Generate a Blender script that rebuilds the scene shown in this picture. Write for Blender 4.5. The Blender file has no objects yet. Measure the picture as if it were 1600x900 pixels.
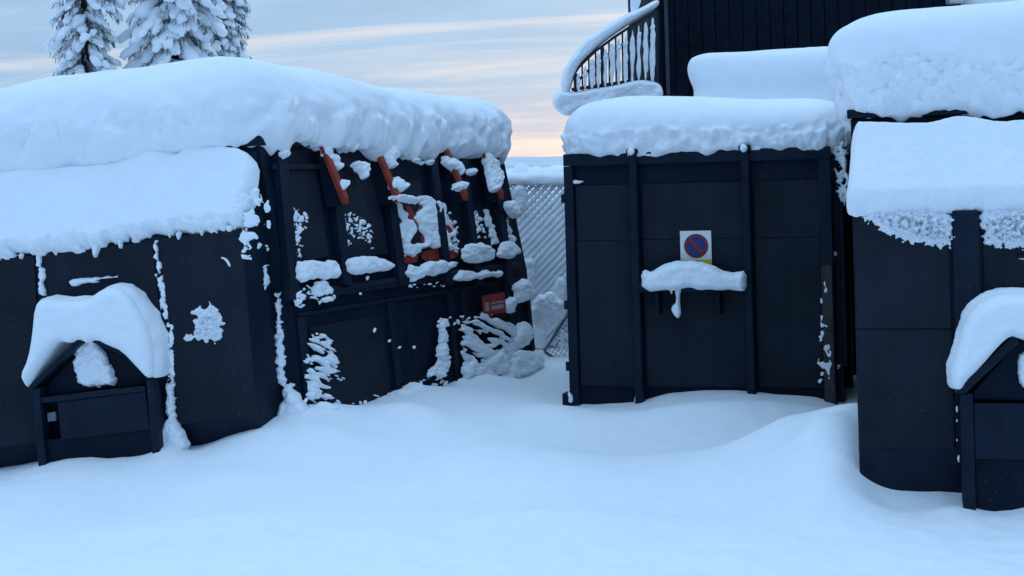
import bpy, math, random
import numpy as np
from mathutils import Vector, Matrix

# ------------------------------------------------------------------ camera, world, sun, exposure
F, PU, PV = 2200.0, 800.0, 265.0          # focal length and principal point of the photograph (1600 px wide)
TH = math.radians(1.6)                    # the phone was held slightly tilted
EYE = 2.2
CT, ST = math.cos(TH), math.sin(TH)
scene = bpy.context.scene
COL = scene.collection

cam = bpy.data.cameras.new('camera')
camo = bpy.data.objects.new('camera', cam)
COL.objects.link(camo)
cam.sensor_width = 36.0
cam.lens = 36.0 * F / 1600.0
cam.shift_y = -(450.0 - PV) / 1600.0
cam.clip_start = 0.05
cam.clip_end = 6000
camo.location = (0, 0, EYE)
camo.matrix_world = Matrix.Translation((0, 0, EYE)) @ Matrix.Rotation(math.radians(90), 4, 'X') @ Matrix.Rotation(-TH, 4, 'Z')
scene.camera = camo

SUN_EL, SUN_AZ = math.radians(5.0), math.radians(12.0)     # low behind the cloud, ahead and a little right

world = bpy.data.worlds.new('World')
scene.world = world
world.use_nodes = True
wn, wl = world.node_tree.nodes, world.node_tree.links
wn.clear()
w_out = wn.new('ShaderNodeOutputWorld')
w_bg = wn.new('ShaderNodeBackground')
w_bg.inputs['Strength'].default_value = 0.1
wl.new(w_bg.outputs[0], w_out.inputs['Surface'])
sky = wn.new('ShaderNodeTexSky')
sky.sky_type = 'NISHITA'
sky.sun_disc = False
sky.sun_elevation = SUN_EL
sky.sun_rotation = SUN_AZ
sky.air_density = 1.0
sky.dust_density = 0.6
sky.ozone_density = 2.0
tc = wn.new('ShaderNodeTexCoord')
sep = wn.new('ShaderNodeSeparateXYZ')
wl.new(tc.outputs['Generated'], sep.inputs[0])


def wmath(op, a, b=None, clamp=False):
    n = wn.new('ShaderNodeMath')
    n.operation = op
    n.use_clamp = clamp
    for i, q in enumerate((a, b)):
        if q is None:
            continue
        if isinstance(q, (int, float)):
            n.inputs[i].default_value = q
        else:
            wl.new(q, n.inputs[i])
    return n.outputs[0]


def wramp(fac, stops):
    r = wn.new('ShaderNodeValToRGB')
    e = r.color_ramp.elements
    while len(e) < len(stops):
        e.new(0.5)
    for el, (p, c) in zip(e, stops):
        el.position = p
        el.color = (*c, 1)
    wl.new(fac, r.inputs[0])
    return r.outputs[0]


def wmix(fac, a, b, mode='MIX'):
    n = wn.new('ShaderNodeMix')
    n.data_type = 'RGBA'
    n.blend_type = mode
    for sock, q in ((n.inputs[0], fac), (n.inputs[6], a), (n.inputs[7], b)):
        if isinstance(q, (int, float)):
            sock.default_value = q
        elif isinstance(q, tuple):
            sock.default_value = (*q, 1)
        else:
            wl.new(q, sock)
    return n.outputs[2]


# a cloud deck: layered stratus seen edge-on low down, brighter and bluer overhead
den = wmath('ADD', wmath('MAXIMUM', sep.outputs['Z'], 0.0), 0.10)
cx = wmath('DIVIDE', sep.outputs['X'], den)
cy = wmath('DIVIDE', sep.outputs['Y'], den)
comb = wn.new('ShaderNodeCombineXYZ')
wl.new(cx, comb.inputs[0])
wl.new(cy, comb.inputs[1])


def wnoise(sx, sy, off, detail, rough, dist):
    mp = wn.new('ShaderNodeMapping')
    mp.inputs['Scale'].default_value = (sx, sy, 1)
    mp.inputs['Location'].default_value = (off, off * 1.7, 0)
    mp.inputs['Rotation'].default_value = (0, 0, 0.06)
    wl.new(comb.outputs[0], mp.inputs[0])
    n = wn.new('ShaderNodeTexNoise')
    n.inputs['Scale'].default_value = 1.0
    n.inputs['Detail'].default_value = detail
    n.inputs['Roughness'].default_value = rough
    n.inputs['Distortion'].default_value = dist
    wl.new(mp.outputs[0], n.inputs['Vector'])
    return n.outputs['Fac']


K = 16.0
base = wramp(sep.outputs['Z'], [(0.0, (0.62, 0.56, 0.49)), (0.014, (0.54, 0.49, 0.46)), (0.030, (0.32, 0.38, 0.48)),
                                (0.07, (0.225, 0.36, 0.52)), (0.33, (0.265, 0.395, 0.59)), (0.75, (0.43, 0.675, 0.98)), (1.0, (0.485, 0.755, 1.08))])
n1 = wnoise(0.6, 1.0, 3.1, 7, 0.6, 1.0)
n2 = wnoise(0.40, 0.85, 23.4, 7, 0.6, 1.3)
dark = wramp(n1, [(0.36, (0, 0, 0)), (0.70, (1, 1, 1))])
lite = wramp(n2, [(0.50, (0, 0, 0)), (0.70, (1, 1, 1))])
low = wramp(sep.outputs['Z'], [(0.0, (1, 1, 1)), (0.22, (1, 1, 1)), (0.5, (0, 0, 0))])
c1 = wmix(wmath('MULTIPLY', wmath('MULTIPLY', dark, low), 0.8), base, (0.195, 0.30, 0.45))
c2 = wmix(wmath('MULTIPLY', wmath('MULTIPLY', lite, low), 0.75), c1, (0.55, 0.51, 0.515))
# dusk: the sky away from the low sun is the darker, bluer half
away = wramp(wmath('ADD', wmath('MULTIPLY', sep.outputs['Y'], 0.5), 0.5), [(0.18, (0.28, 0.42, 0.62)), (0.54, (1, 1, 1))])
zen = wramp(sep.outputs['Z'], [(0.15, (0, 0, 0)), (0.75, (1, 1, 1))])
c3 = wmix(1.0, c2, wmix(zen, away, (1.0, 1.0, 1.0)), 'MULTIPLY')
scaled = wmix(1.0, c3, (K, K, K), 'MULTIPLY')
wl.new(wmix(0.9, sky.outputs[0], scaled), w_bg.inputs['Color'])

sl = bpy.data.lights.new('sun', 'SUN')
sl.energy = 0.5
sl.angle = math.radians(25)
sl.color = (1.0, 0.93, 0.86)
so = bpy.data.objects.new('sun', sl)
COL.objects.link(so)
so.rotation_euler = Vector((math.sin(SUN_AZ) * math.cos(SUN_EL), math.cos(SUN_AZ) * math.cos(SUN_EL), math.sin(SUN_EL))).to_track_quat('Z', 'Y').to_euler()

vs = scene.view_settings
vs.view_transform = 'Standard'
vs.look = 'None'
vs.exposure = 0.10
vs.gamma = 1.0
scene.cycles.max_bounces = 10
scene.cycles.diffuse_bounces = 8

rnd = random.Random(7)

# ------------------------------------------------------------------ maths helpers


def at(u, v, d):
    """world point at distance d (metres ahead) on the sight line through photograph pixel u, v"""
    dx, dv = u - PU, v - PV
    return np.array([(dx * CT - dv * ST) / F * d, d, EYE - (dx * ST + dv * CT) / F * d])


def rays(U, V):
    dx, dv = np.asarray(U, float) - PU, np.asarray(V, float) - PV
    return np.stack([(dx * CT - dv * ST) / F, np.ones_like(dx), -(dx * ST + dv * CT) / F], -1)


CAM = np.array([0, 0, EYE])


class Frame:
    def __init__(s, o, fx, fy, tilt=0.0, pitch=0.0):
        s.o = np.array(o, float)
        t, fx, fy, p = (math.radians(q) for q in (tilt, fx, fy, pitch))
        s.X = np.array([math.cos(fx) * math.cos(t), -math.sin(fx) * math.cos(t), math.sin(t)])
        s.Y = np.array([math.sin(fy) * math.cos(p), math.cos(fy) * math.cos(p), math.sin(p)])
        s.Z = np.array([-math.sin(t), 0, math.cos(t)])

    def __call__(s, x, y, z):
        x, y, z = (np.asarray(q, float)[..., None] for q in (x, y, z))
        return s.o + x * s.X + y * s.Y + z * s.Z


class Plane:
    """plane through local points a, b, c of a frame, normal towards the camera"""
    def __init__(s, f, a, b, c):
        s.f = f
        A, B, C = (f(*q) for q in (a, b, c))
        n = np.cross(B - A, C - A)
        n /= np.linalg.norm(n)
        if np.dot(n, CAM - A) < 0:
            n = -n
        s.p, s.n = A, n

    def hit(s, U, V, off=0.0):
        D = rays(U, V)
        t = (np.dot(s.p + s.n * off - CAM, s.n)) / (D @ s.n)
        return CAM + D * t[..., None]


def hashn(ix, iy, iz, seed):
    h = (ix * 374761393 + iy * 668265263 + iz * 2147483647 + seed * 144665) & 0xFFFFFFFF
    h = ((h ^ (h >> 13)) * 1274126177) & 0xFFFFFFFF
    h = ((h ^ (h >> 16)) * 2246822519) & 0xFFFFFFFF
    return ((h ^ (h >> 15)) & 0xFFFFFF) / float(0xFFFFFF)


def vnoise(P, scale=1.0, seed=0):
    P = np.asarray(P, float) / scale
    i = np.floor(P).astype(np.int64)
    f = P - i
    w = f * f * f * (f * (f * 6 - 15) + 10)
    out = 0
    for dx in (0, 1):
        for dy in (0, 1):
            for dz in (0, 1):
                ww = (w[..., 0] if dx else 1 - w[..., 0]) * (w[..., 1] if dy else 1 - w[..., 1]) * (w[..., 2] if dz else 1 - w[..., 2])
                out = out + ww * hashn(i[..., 0] + dx, i[..., 1] + dy, i[..., 2] + dz, seed)
    return out * 2 - 1


def fbm(P, scale, seed=0, oct=3, gain=0.5):
    o, a, t = 0, 1.0, 0
    for k in range(oct):
        o = o + a * vnoise(P, scale / (2.03 ** k), seed + 17 * k)
        t += a
        a *= gain
    return o / t


def pnoise(P, scale=1.0, seed=0):
    """gradient noise, about -1..1"""
    P = np.asarray(P, float) / scale
    i = np.floor(P).astype(np.int64)
    f = P - i
    w = f * f * f * (f * (f * 6 - 15) + 10)
    out = 0
    for dx in (0, 1):
        for dy in (0, 1):
            for dz in (0, 1):
                h = hashn(i[..., 0] + dx, i[..., 1] + dy, i[..., 2] + dz, seed)
                h2 = hashn(i[..., 0] + dx, i[..., 1] + dy, i[..., 2] + dz, seed + 991)
                z = h2 * 2 - 1
                r = np.sqrt(np.maximum(1 - z * z, 0))
                gdot = (f[..., 0] - dx) * r * np.cos(h * 6.2832) + (f[..., 1] - dy) * r * np.sin(h * 6.2832) + (f[..., 2] - dz) * z
                ww = (w[..., 0] if dx else 1 - w[..., 0]) * (w[..., 1] if dy else 1 - w[..., 1]) * (w[..., 2] if dz else 1 - w[..., 2])
                out = out + ww * gdot
    return out * 1.7


def pfbm(P, scale, seed=0, oct=3, gain=0.5):
    P = np.asarray(P, float)
    o, a, t = 0, 1.0, 0
    for k in range(oct):
        o = o + a * pnoise(P, scale / (2.03 ** k), seed + 17 * k)
        t += a
        a *= gain
        P = np.stack([P[..., 0] * .8 + P[..., 1] * .6, -P[..., 0] * .6 + P[..., 1] * .8, P[..., 2] + 3.1], -1)
    return o / t


def poly_sdf(U, V, poly):
    """signed distance in pixels, positive inside"""
    P = np.asarray(poly, float)
    Q = np.roll(P, -1, 0)
    d2 = np.full(U.shape, 1e18)
    ins = np.zeros(U.shape, bool)
    for (ax, ay), (bx, by) in zip(P, Q):
        ex, ey = bx - ax, by - ay
        L = ex * ex + ey * ey + 1e-9
        t = np.clip(((U - ax) * ex + (V - ay) * ey) / L, 0, 1)
        d2 = np.minimum(d2, (U - ax - t * ex) ** 2 + (V - ay - t * ey) ** 2)
        cr = (ay > V) != (by > V)
        with np.errstate(divide='ignore', invalid='ignore'):
            xi = ax + (V - ay) / (by - ay if by != ay else 1e-9) * ex
        ins ^= cr & (U < xi)
    return np.where(ins, 1, -1) * np.sqrt(d2)


def smooth_poly(poly, n=2):
    P = np.asarray(poly, float)
    for _ in range(n):
        Q = np.roll(P, -1, 0)
        P = np.stack([P * 0.75 + Q * 0.25, P * 0.25 + Q * 0.75], 1).reshape(-1, 2)
    return P

# ------------------------------------------------------------------ materials


def material(name, col, rough=0.6, spec=0.3, var=0.15, vscale=3.0, bump=0.0, bscale=40.0, metallic=0.0, col2=None, coat=None):
    m = bpy.data.materials.new(name)
    m.use_nodes = True
    N, L = m.node_tree.nodes, m.node_tree.links
    b = N['Principled BSDF']
    b.inputs['Roughness'].default_value = rough
    b.inputs['Specular IOR Level'].default_value = spec
    b.inputs['Metallic'].default_value = metallic
    geo = N.new('ShaderNodeNewGeometry')
    nz = N.new('ShaderNodeTexNoise')
    nz.inputs['Scale'].default_value = vscale
    nz.inputs['Detail'].default_value = 5
    nz.inputs['Roughness'].default_value = 0.6
    L.new(geo.outputs['Position'], nz.inputs['Vector'])
    r = N.new('ShaderNodeValToRGB')
    c2 = col2 if col2 else tuple(min(1, q * (1 + var)) for q in col)
    c1 = col if col2 else tuple(q * (1 - var) for q in col)
    r.color_ramp.elements[0].position = 0.35
    r.color_ramp.elements[0].color = (*c1, 1)
    r.color_ramp.elements[1].position = 0.68
    r.color_ramp.elements[1].color = (*c2, 1)
    L.new(nz.outputs['Fac'], r.inputs[0])
    colour = r.outputs[0]
    if name.startswith(('dark_container', 'weathered')):       # worn paint: runs down the sheet, scuffs and a breath of frost
        mp = N.new('ShaderNodeMapping')
        mp.inputs['Scale'].default_value = (9, 9, 0.8)
        L.new(geo.outputs['Position'], mp.inputs[0])
        st = N.new('ShaderNodeTexNoise')
        st.inputs['Scale'].default_value = 1.0
        st.inputs['Detail'].default_value = 6
        L.new(mp.outputs[0], st.inputs['Vector'])
        sr = N.new('ShaderNodeValToRGB')
        sr.color_ramp.elements[0].position, sr.color_ramp.elements[0].color = 0.38, (0.9, 0.9, 0.9, 1)
        sr.color_ramp.elements[1].position, sr.color_ramp.elements[1].color = 0.75, (1.18, 1.16, 1.14, 1)
        L.new(st.outputs['Fac'], sr.inputs[0])
        mx = N.new('ShaderNodeMix')
        mx.data_type, mx.blend_type = 'RGBA', 'MULTIPLY'
        mx.inputs[0].default_value = 1.0
        L.new(colour, mx.inputs[6])
        L.new(sr.outputs[0], mx.inputs[7])
        sp = N.new('ShaderNodeTexNoise')
        sp.inputs['Scale'].default_value = 55
        sp.inputs['Detail'].default_value = 3
        L.new(geo.outputs['Position'], sp.inputs['Vector'])
        big = N.new('ShaderNodeTexNoise')
        big.inputs['Scale'].default_value = 1.7
        L.new(geo.outputs['Position'], big.inputs['Vector'])
        ad = N.new('ShaderNodeMath')
        ad.operation = 'MULTIPLY_ADD'
        ad.inputs[1].default_value = 0.45
        L.new(big.outputs['Fac'], ad.inputs[0])
        L.new(sp.outputs['Fac'], ad.inputs[2])
        fr = N.new('ShaderNodeValToRGB')
        fr.color_ramp.elements[0].position, fr.color_ramp.elements[0].color = 0.89, (0, 0, 0, 1)
        fr.color_ramp.elements[1].position, fr.color_ramp.elements[1].color = 1.0, (0.45, 0.45, 0.45, 1)
        L.new(ad.outputs[0], fr.inputs[0])
        m2 = N.new('ShaderNodeMix')
        m2.data_type = 'RGBA'
        L.new(fr.outputs[0], m2.inputs[0])
        L.new(mx.outputs[2], m2.inputs[6])
        m2.inputs[7].default_value = (0.06, 0.065, 0.07, 1)
        colour = m2.outputs[2]
        rr = N.new('ShaderNodeMapRange')
        rr.inputs['To Min'].default_value = rough - 0.12
        rr.inputs['To Max'].default_value = rough + 0.2
        L.new(st.outputs['Fac'], rr.inputs['Value'])
        L.new(rr.outputs[0], b.inputs['Roughness'])
    L.new(colour, b.inputs['Base Color'])
    if bump:
        n2 = N.new('ShaderNodeTexNoise')
        n2.inputs['Scale'].default_value = bscale
        n2.inputs['Detail'].default_value = 4
        L.new(geo.outputs['Position'], n2.inputs['Vector'])
        bp = N.new('ShaderNodeBump')
        bp.inputs['Strength'].default_value = bump
        bp.inputs['Distance'].default_value = 0.01
        L.new(n2.outputs['Fac'], bp.inputs['Height'])
        L.new(bp.outputs[0], b.inputs['Normal'])
    return m


M_SNOW = material('snow', (0.86, 0.885, 0.91), 0.75, 0.15, 0.015, 6, 0.45, 45)
M_PAINT = material('dark_container_paint', (0.0040, 0.0095, 0.021), 0.5, 0.10, 0.3, 2.2, 0.08, 60)
M_PAINT2 = material('dark_container_trim', (0.0068, 0.0138, 0.028), 0.5, 0.12, 0.25, 5, 0.05, 60)
M_PANEL = material('weathered_dark_panel', (0.0115, 0.0165, 0.026), 0.55, 0.12, 0.25, 1.6, 0.05, 60)
M_RUST = material('frosted_worn_steel', (0.03, 0.03, 0.033), 0.7, 0.2, 0, 14, 0.3, 50, col2=(0.06, 0.055, 0.052))
M_ORANGE = material('red_orange_paint', (0.26, 0.035, 0.02), 0.5, 0.2, 0.25, 12, 0.05, 80)
M_RED = material('red_paint', (0.30, 0.03, 0.03), 0.5, 0.2, 0.15, 12)
M_WHITE = material('white_paint', (0.75, 0.77, 0.78), 0.5, 0.3, 0.04, 8)
M_BLUE = material('sign_blue', (0.015, 0.035, 0.16), 0.4, 0.3, 0.08, 8)
M_YELLOW = material('sign_yellow', (0.72, 0.60, 0.03), 0.45, 0.3, 0.06, 8)
M_WALL = material('black_stained_boards', (0.004, 0.008, 0.016), 0.75, 0.08, 0.35, 6, 0.2, 30)
M_TRIM = material('dark_corner_board', (0.05, 0.055, 0.065), 0.6, 0.25, 0.2, 6)
M_RAIL = material('dark_railing_timber', (0.025, 0.03, 0.04), 0.7, 0.2, 0.25, 9)
M_WIRE = material('galvanised_wire', (0.16, 0.18, 0.20), 0.5, 0.4, 0.2, 9)
M_NEEDLE = material('frosted_spruce_needles', (0.035, 0.042, 0.045), 0.9, 0.1, 0, 3, col2=(0.36, 0.38, 0.41))
M_BARK = material('spruce_bark', (0.03, 0.025, 0.022), 0.9, 0.1, 0.3, 8)
M_HILL = material('far_snowy_forest_hill', (0.50, 0.53, 0.56), 0.9, 0.05, 0, 0.02, col2=(0.70, 0.72, 0.74))
M_LAMP = material('pale_lamp_housing', (0.5, 0.5, 0.5), 0.4, 0.3, 0.05, 8)

# ------------------------------------------------------------------ object helpers


def tag(o, label=None, cat=None, group=None, kind=None):
    for k, q in (('label', label), ('category', cat), ('group', group), ('kind', kind)):
        if q:
            o[k] = q
    return o


def empty(name, loc, label, cat, group=None):
    o = bpy.data.objects.new(name, None)
    COL.objects.link(o)
    o.location = [float(q) for q in loc]
    o.empty_display_size = 0.2
    return tag(o, label, cat, group)


def world_loc(o):
    q = Vector((0, 0, 0))
    while o is not None:
        q = q + o.location
        o = o.parent
    return np.array(q)


def build(name, verts, faces, mat, parent=None, smooth=False, bevel=0.0, loc=None):
    """vertices are in world metres; the object's origin sits at its base"""
    V = np.asarray(verts, float)
    if loc is None:
        loc = np.array([(V[:, 0].min() + V[:, 0].max()) / 2, (V[:, 1].min() + V[:, 1].max()) / 2, V[:, 2].min()])
    me = bpy.data.meshes.new(name)
    L = V - loc
    if isinstance(faces, np.ndarray):
        faces = faces.tolist()
    me.from_pydata(L.tolist(), [], faces)
    me.validate()
    me.update()
    if smooth:
        me.polygons.foreach_set('use_smooth', [True] * len(me.polygons))
    me.materials.append(mat)
    o = bpy.data.objects.new(name, me)
    COL.objects.link(o)
    if parent is not None:
        o.parent = parent
        o.location = [float(q) for q in loc - world_loc(parent)]
    else:
        o.location = [float(q) for q in loc]
    if bevel:
        bv = o.modifiers.new('bevel', 'BEVEL')
        bv.width = bevel
        bv.segments = 2
        bv.limit_method = 'ANGLE'
    return o


class MB:
    def __init__(s):
        s.v, s.f, s.n = [], [], 0

    def add(s, V, Fc):
        V = np.asarray(V, float)
        s.v.append(V)
        if isinstance(Fc, np.ndarray):
            s.f.extend((Fc + s.n).tolist())
        else:
            s.f.extend([[i + s.n for i in q] for q in Fc])
        s.n += len(V)
        return s

    def prism(s, bottom, top):
        """closed prism between two matching rings of points"""
        n = len(bottom)
        V = np.concatenate([bottom, top])
        fs = [list(range(n - 1, -1, -1)), list(range(n, 2 * n))]
        fs += [[i, (i + 1) % n, n + (i + 1) % n, n + i] for i in range(n)]
        return s.add(V, fs)

    def box(s, f, x0, x1, y0, y1, z0, z1):
        r = lambda z: f(np.array([x0, x1, x1, x0]), np.array([y0, y0, y1, y1]), np.full(4, z))
        return s.prism(r(z0), r(z1))

    def slab(s, pl, poly, t0, t1):
        """outline traced on a plane, given thickness t0..t1 along the plane's normal"""
        P = np.asarray(poly, float)
        B = pl.hit(P[:, 0], P[:, 1])
        return s.prism(B + pl.n * t0, B + pl.n * t1)

    def tube(s, pts, r, n=8):
        pts = [np.asarray(p, float) for p in pts]
        rs = r if hasattr(r, '__len__') else [r] * len(pts)
        rings = []
        for i, p in enumerate(pts):
            d = pts[min(i + 1, len(pts) - 1)] - pts[max(i - 1, 0)]
            d = d / (np.linalg.norm(d) + 1e-9)
            a = np.cross(d, [0, 0, 1.0] if abs(d[2]) < 0.9 else [1.0, 0, 0])
            a /= np.linalg.norm(a)
            b = np.cross(d, a)
            an = np.linspace(0, 2 * np.pi, n, endpoint=False)
            rings.append(p + rs[i] * (np.cos(an)[:, None] * a + np.sin(an)[:, None] * b))
        V = np.concatenate(rings)
        fs = [list(range(n)), list(range(len(V) - n, len(V)))]
        for k in range(len(pts) - 1):
            for i in range(n):
                fs.append([k * n + i, k * n + (i + 1) % n, (k + 1) * n + (i + 1) % n, (k + 1) * n + i])
        return s.add(V, fs)

    def lump(s, c, A, seed, noise=0.18, nu=12, nv=8, nscale=None):
        """rounded snow lump; rows of A are its half axes"""
        th = np.linspace(0, np.pi, nv + 1)[1:-1]
        ph = np.linspace(0, 2 * np.pi, nu, endpoint=False)
        T, P = np.meshgrid(th, ph, indexing='ij')
        S = np.stack([np.sin(T) * np.cos(P), np.sin(T) * np.sin(P), np.cos(T)], -1).reshape(-1, 3)
        S = np.concatenate([S, [[0, 0, 1]], [[0, 0, -1]]])
        S = S * (1 + noise * vnoise(S + seed * 3.17, 0.7, seed))[:, None]
        V = np.asarray(c) + S @ np.asarray(A)
        m = nv - 1
        fs = []
        for i in range(m - 1):
            for j in range(nu):
                fs.append([i * nu + j, (i + 1) * nu + j, (i + 1) * nu + (j + 1) % nu, i * nu + (j + 1) % nu])
        t, b = m * nu, m * nu + 1
        for j in range(nu):
            fs.append([t, j, (j + 1) % nu])
            fs.append([b, (m - 1) * nu + (j + 1) % nu, (m - 1) * nu + j])
        return s.add(V, fs)

    def build(s, name, mat, parent=None, smooth=False, bevel=0.0):
        return build(name, np.concatenate(s.v), s.f, mat, parent, smooth, bevel)


def relief(pl, poly, T, w, seed=0, rag=0.0, rscale=0.06, lump=0.0, lscale=0.08, low=0.0, step=1.0, holes=0.0, hscale=0.05,
           p=2.0, axis=None, rnd_n=2, sink=0.006, aniso=None, fringe=None, cracks=0.0):
    """snow of thickness T lying against a plane inside an outline; returns verts, faces.
    w = width in pixels over which the edge rounds off"""
    P = smooth_poly(poly, rnd_n) if rnd_n else np.asarray(poly, float)
    pad = 4 + rag * 1.5
    u = np.arange(P[:, 0].min() - pad, P[:, 0].max() + pad + step, step)
    v = np.arange(P[:, 1].min() - pad, P[:, 1].max() + pad + step, step)
    U, V = np.meshgrid(u, v, indexing='ij')
    S = poly_sdf(U, V, P)
    W = pl.hit(U, V)
    Wn = np.stack([U * 0.0056, V * 0.0056, np.full(U.shape, seed * 0.713)], -1)
    if aniso is not None:
        c_, s_ = math.cos(aniso[2]), math.sin(aniso[2])
        Wn = np.stack([(Wn[..., 0] * c_ + Wn[..., 1] * s_) * aniso[0], (-Wn[..., 0] * s_ + Wn[..., 1] * c_) * aniso[1], Wn[..., 2]], -1)
    if rag:
        r = rag * 1.6 * pfbm(Wn, rscale, seed + 3, 2, 0.5)
        if fringe is not None:
            r = r * fringe(U, V)
        S = S + r
    if holes:
        h = pfbm(Wn, hscale, seed + 31, 2, 0.5)
        S = np.minimum(S, (h + (0.5 - holes) * 0.9) * hscale / 0.0056 * 0.7)
    if cracks:
        wp = np.stack([pnoise(Wn, hscale * 1.3, seed + 41), pnoise(Wn, hscale * 1.3, seed + 43), 0 * U], -1) * hscale * 0.35
        h = pfbm(Wn + wp, hscale, seed + 37, 2, 0.45)
        S = np.minimum(S, (np.abs(h) - cracks) * hscale / 0.0056 * 0.6)
    # pull the vertices just outside onto the outline itself
    gu, gv = np.gradient(S, step)
    g2 = np.maximum(gu * gu + gv * gv, 0.05)
    pos = S > 0
    cell = pos[:-1, :-1] | pos[1:, :-1] | pos[1:, 1:] | pos[:-1, 1:]
    cell[0, :] = cell[-1, :] = False
    cell[:, 0] = cell[:, -1] = False
    lim = step * 1.2
    U2 = np.where(pos, U, U + np.clip(-S * gu / g2, -lim, lim))
    V2 = np.where(pos, V, V + np.clip(-S * gv / g2, -lim, lim))
    W = pl.hit(U2, V2)
    k = np.clip(S / w, 0, 1)
    H = T * (1 - (1 - k) ** p) ** (1 / p)
    if lump:
        H = H * (1 + lump * pfbm(Wn, lscale, seed + 5, 3, 0.55) * np.minimum(k * 1.5, 1))
    if low:
        H = H * (1 + low * vnoise(W, 0.45, seed + 9))
    ax = pl.n if axis is None else axis
    X = W + ax * (H - sink)[..., None]
    idx = np.arange(U.size).reshape(U.shape)
    q = np.stack([idx[:-1, :-1], idx[1:, :-1], idx[1:, 1:], idx[:-1, 1:]], -1)[cell]
    used = np.unique(q)
    remap = np.full(U.size, -1)
    remap[used] = np.arange(len(used))
    if len(used) == 0:
        return np.zeros((0, 3)), np.zeros((0, 4), int)
    fs = remap[q][:, ::-1]
    return X.reshape(-1, 3)[used], fs


def snow_obj(name, pieces, label, group=None, parent=None, mat=None, kind=None, cat='snow'):
    m = MB()
    for V, Fc in pieces:
        if len(Fc):
            m.add(V, Fc)
    o = m.build(name, mat or M_SNOW, parent, True)
    if parent is None:
        tag(o, label, cat if not kind else None, group, kind)
        if kind and cat:
            o['category'] = cat
    return o


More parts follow.
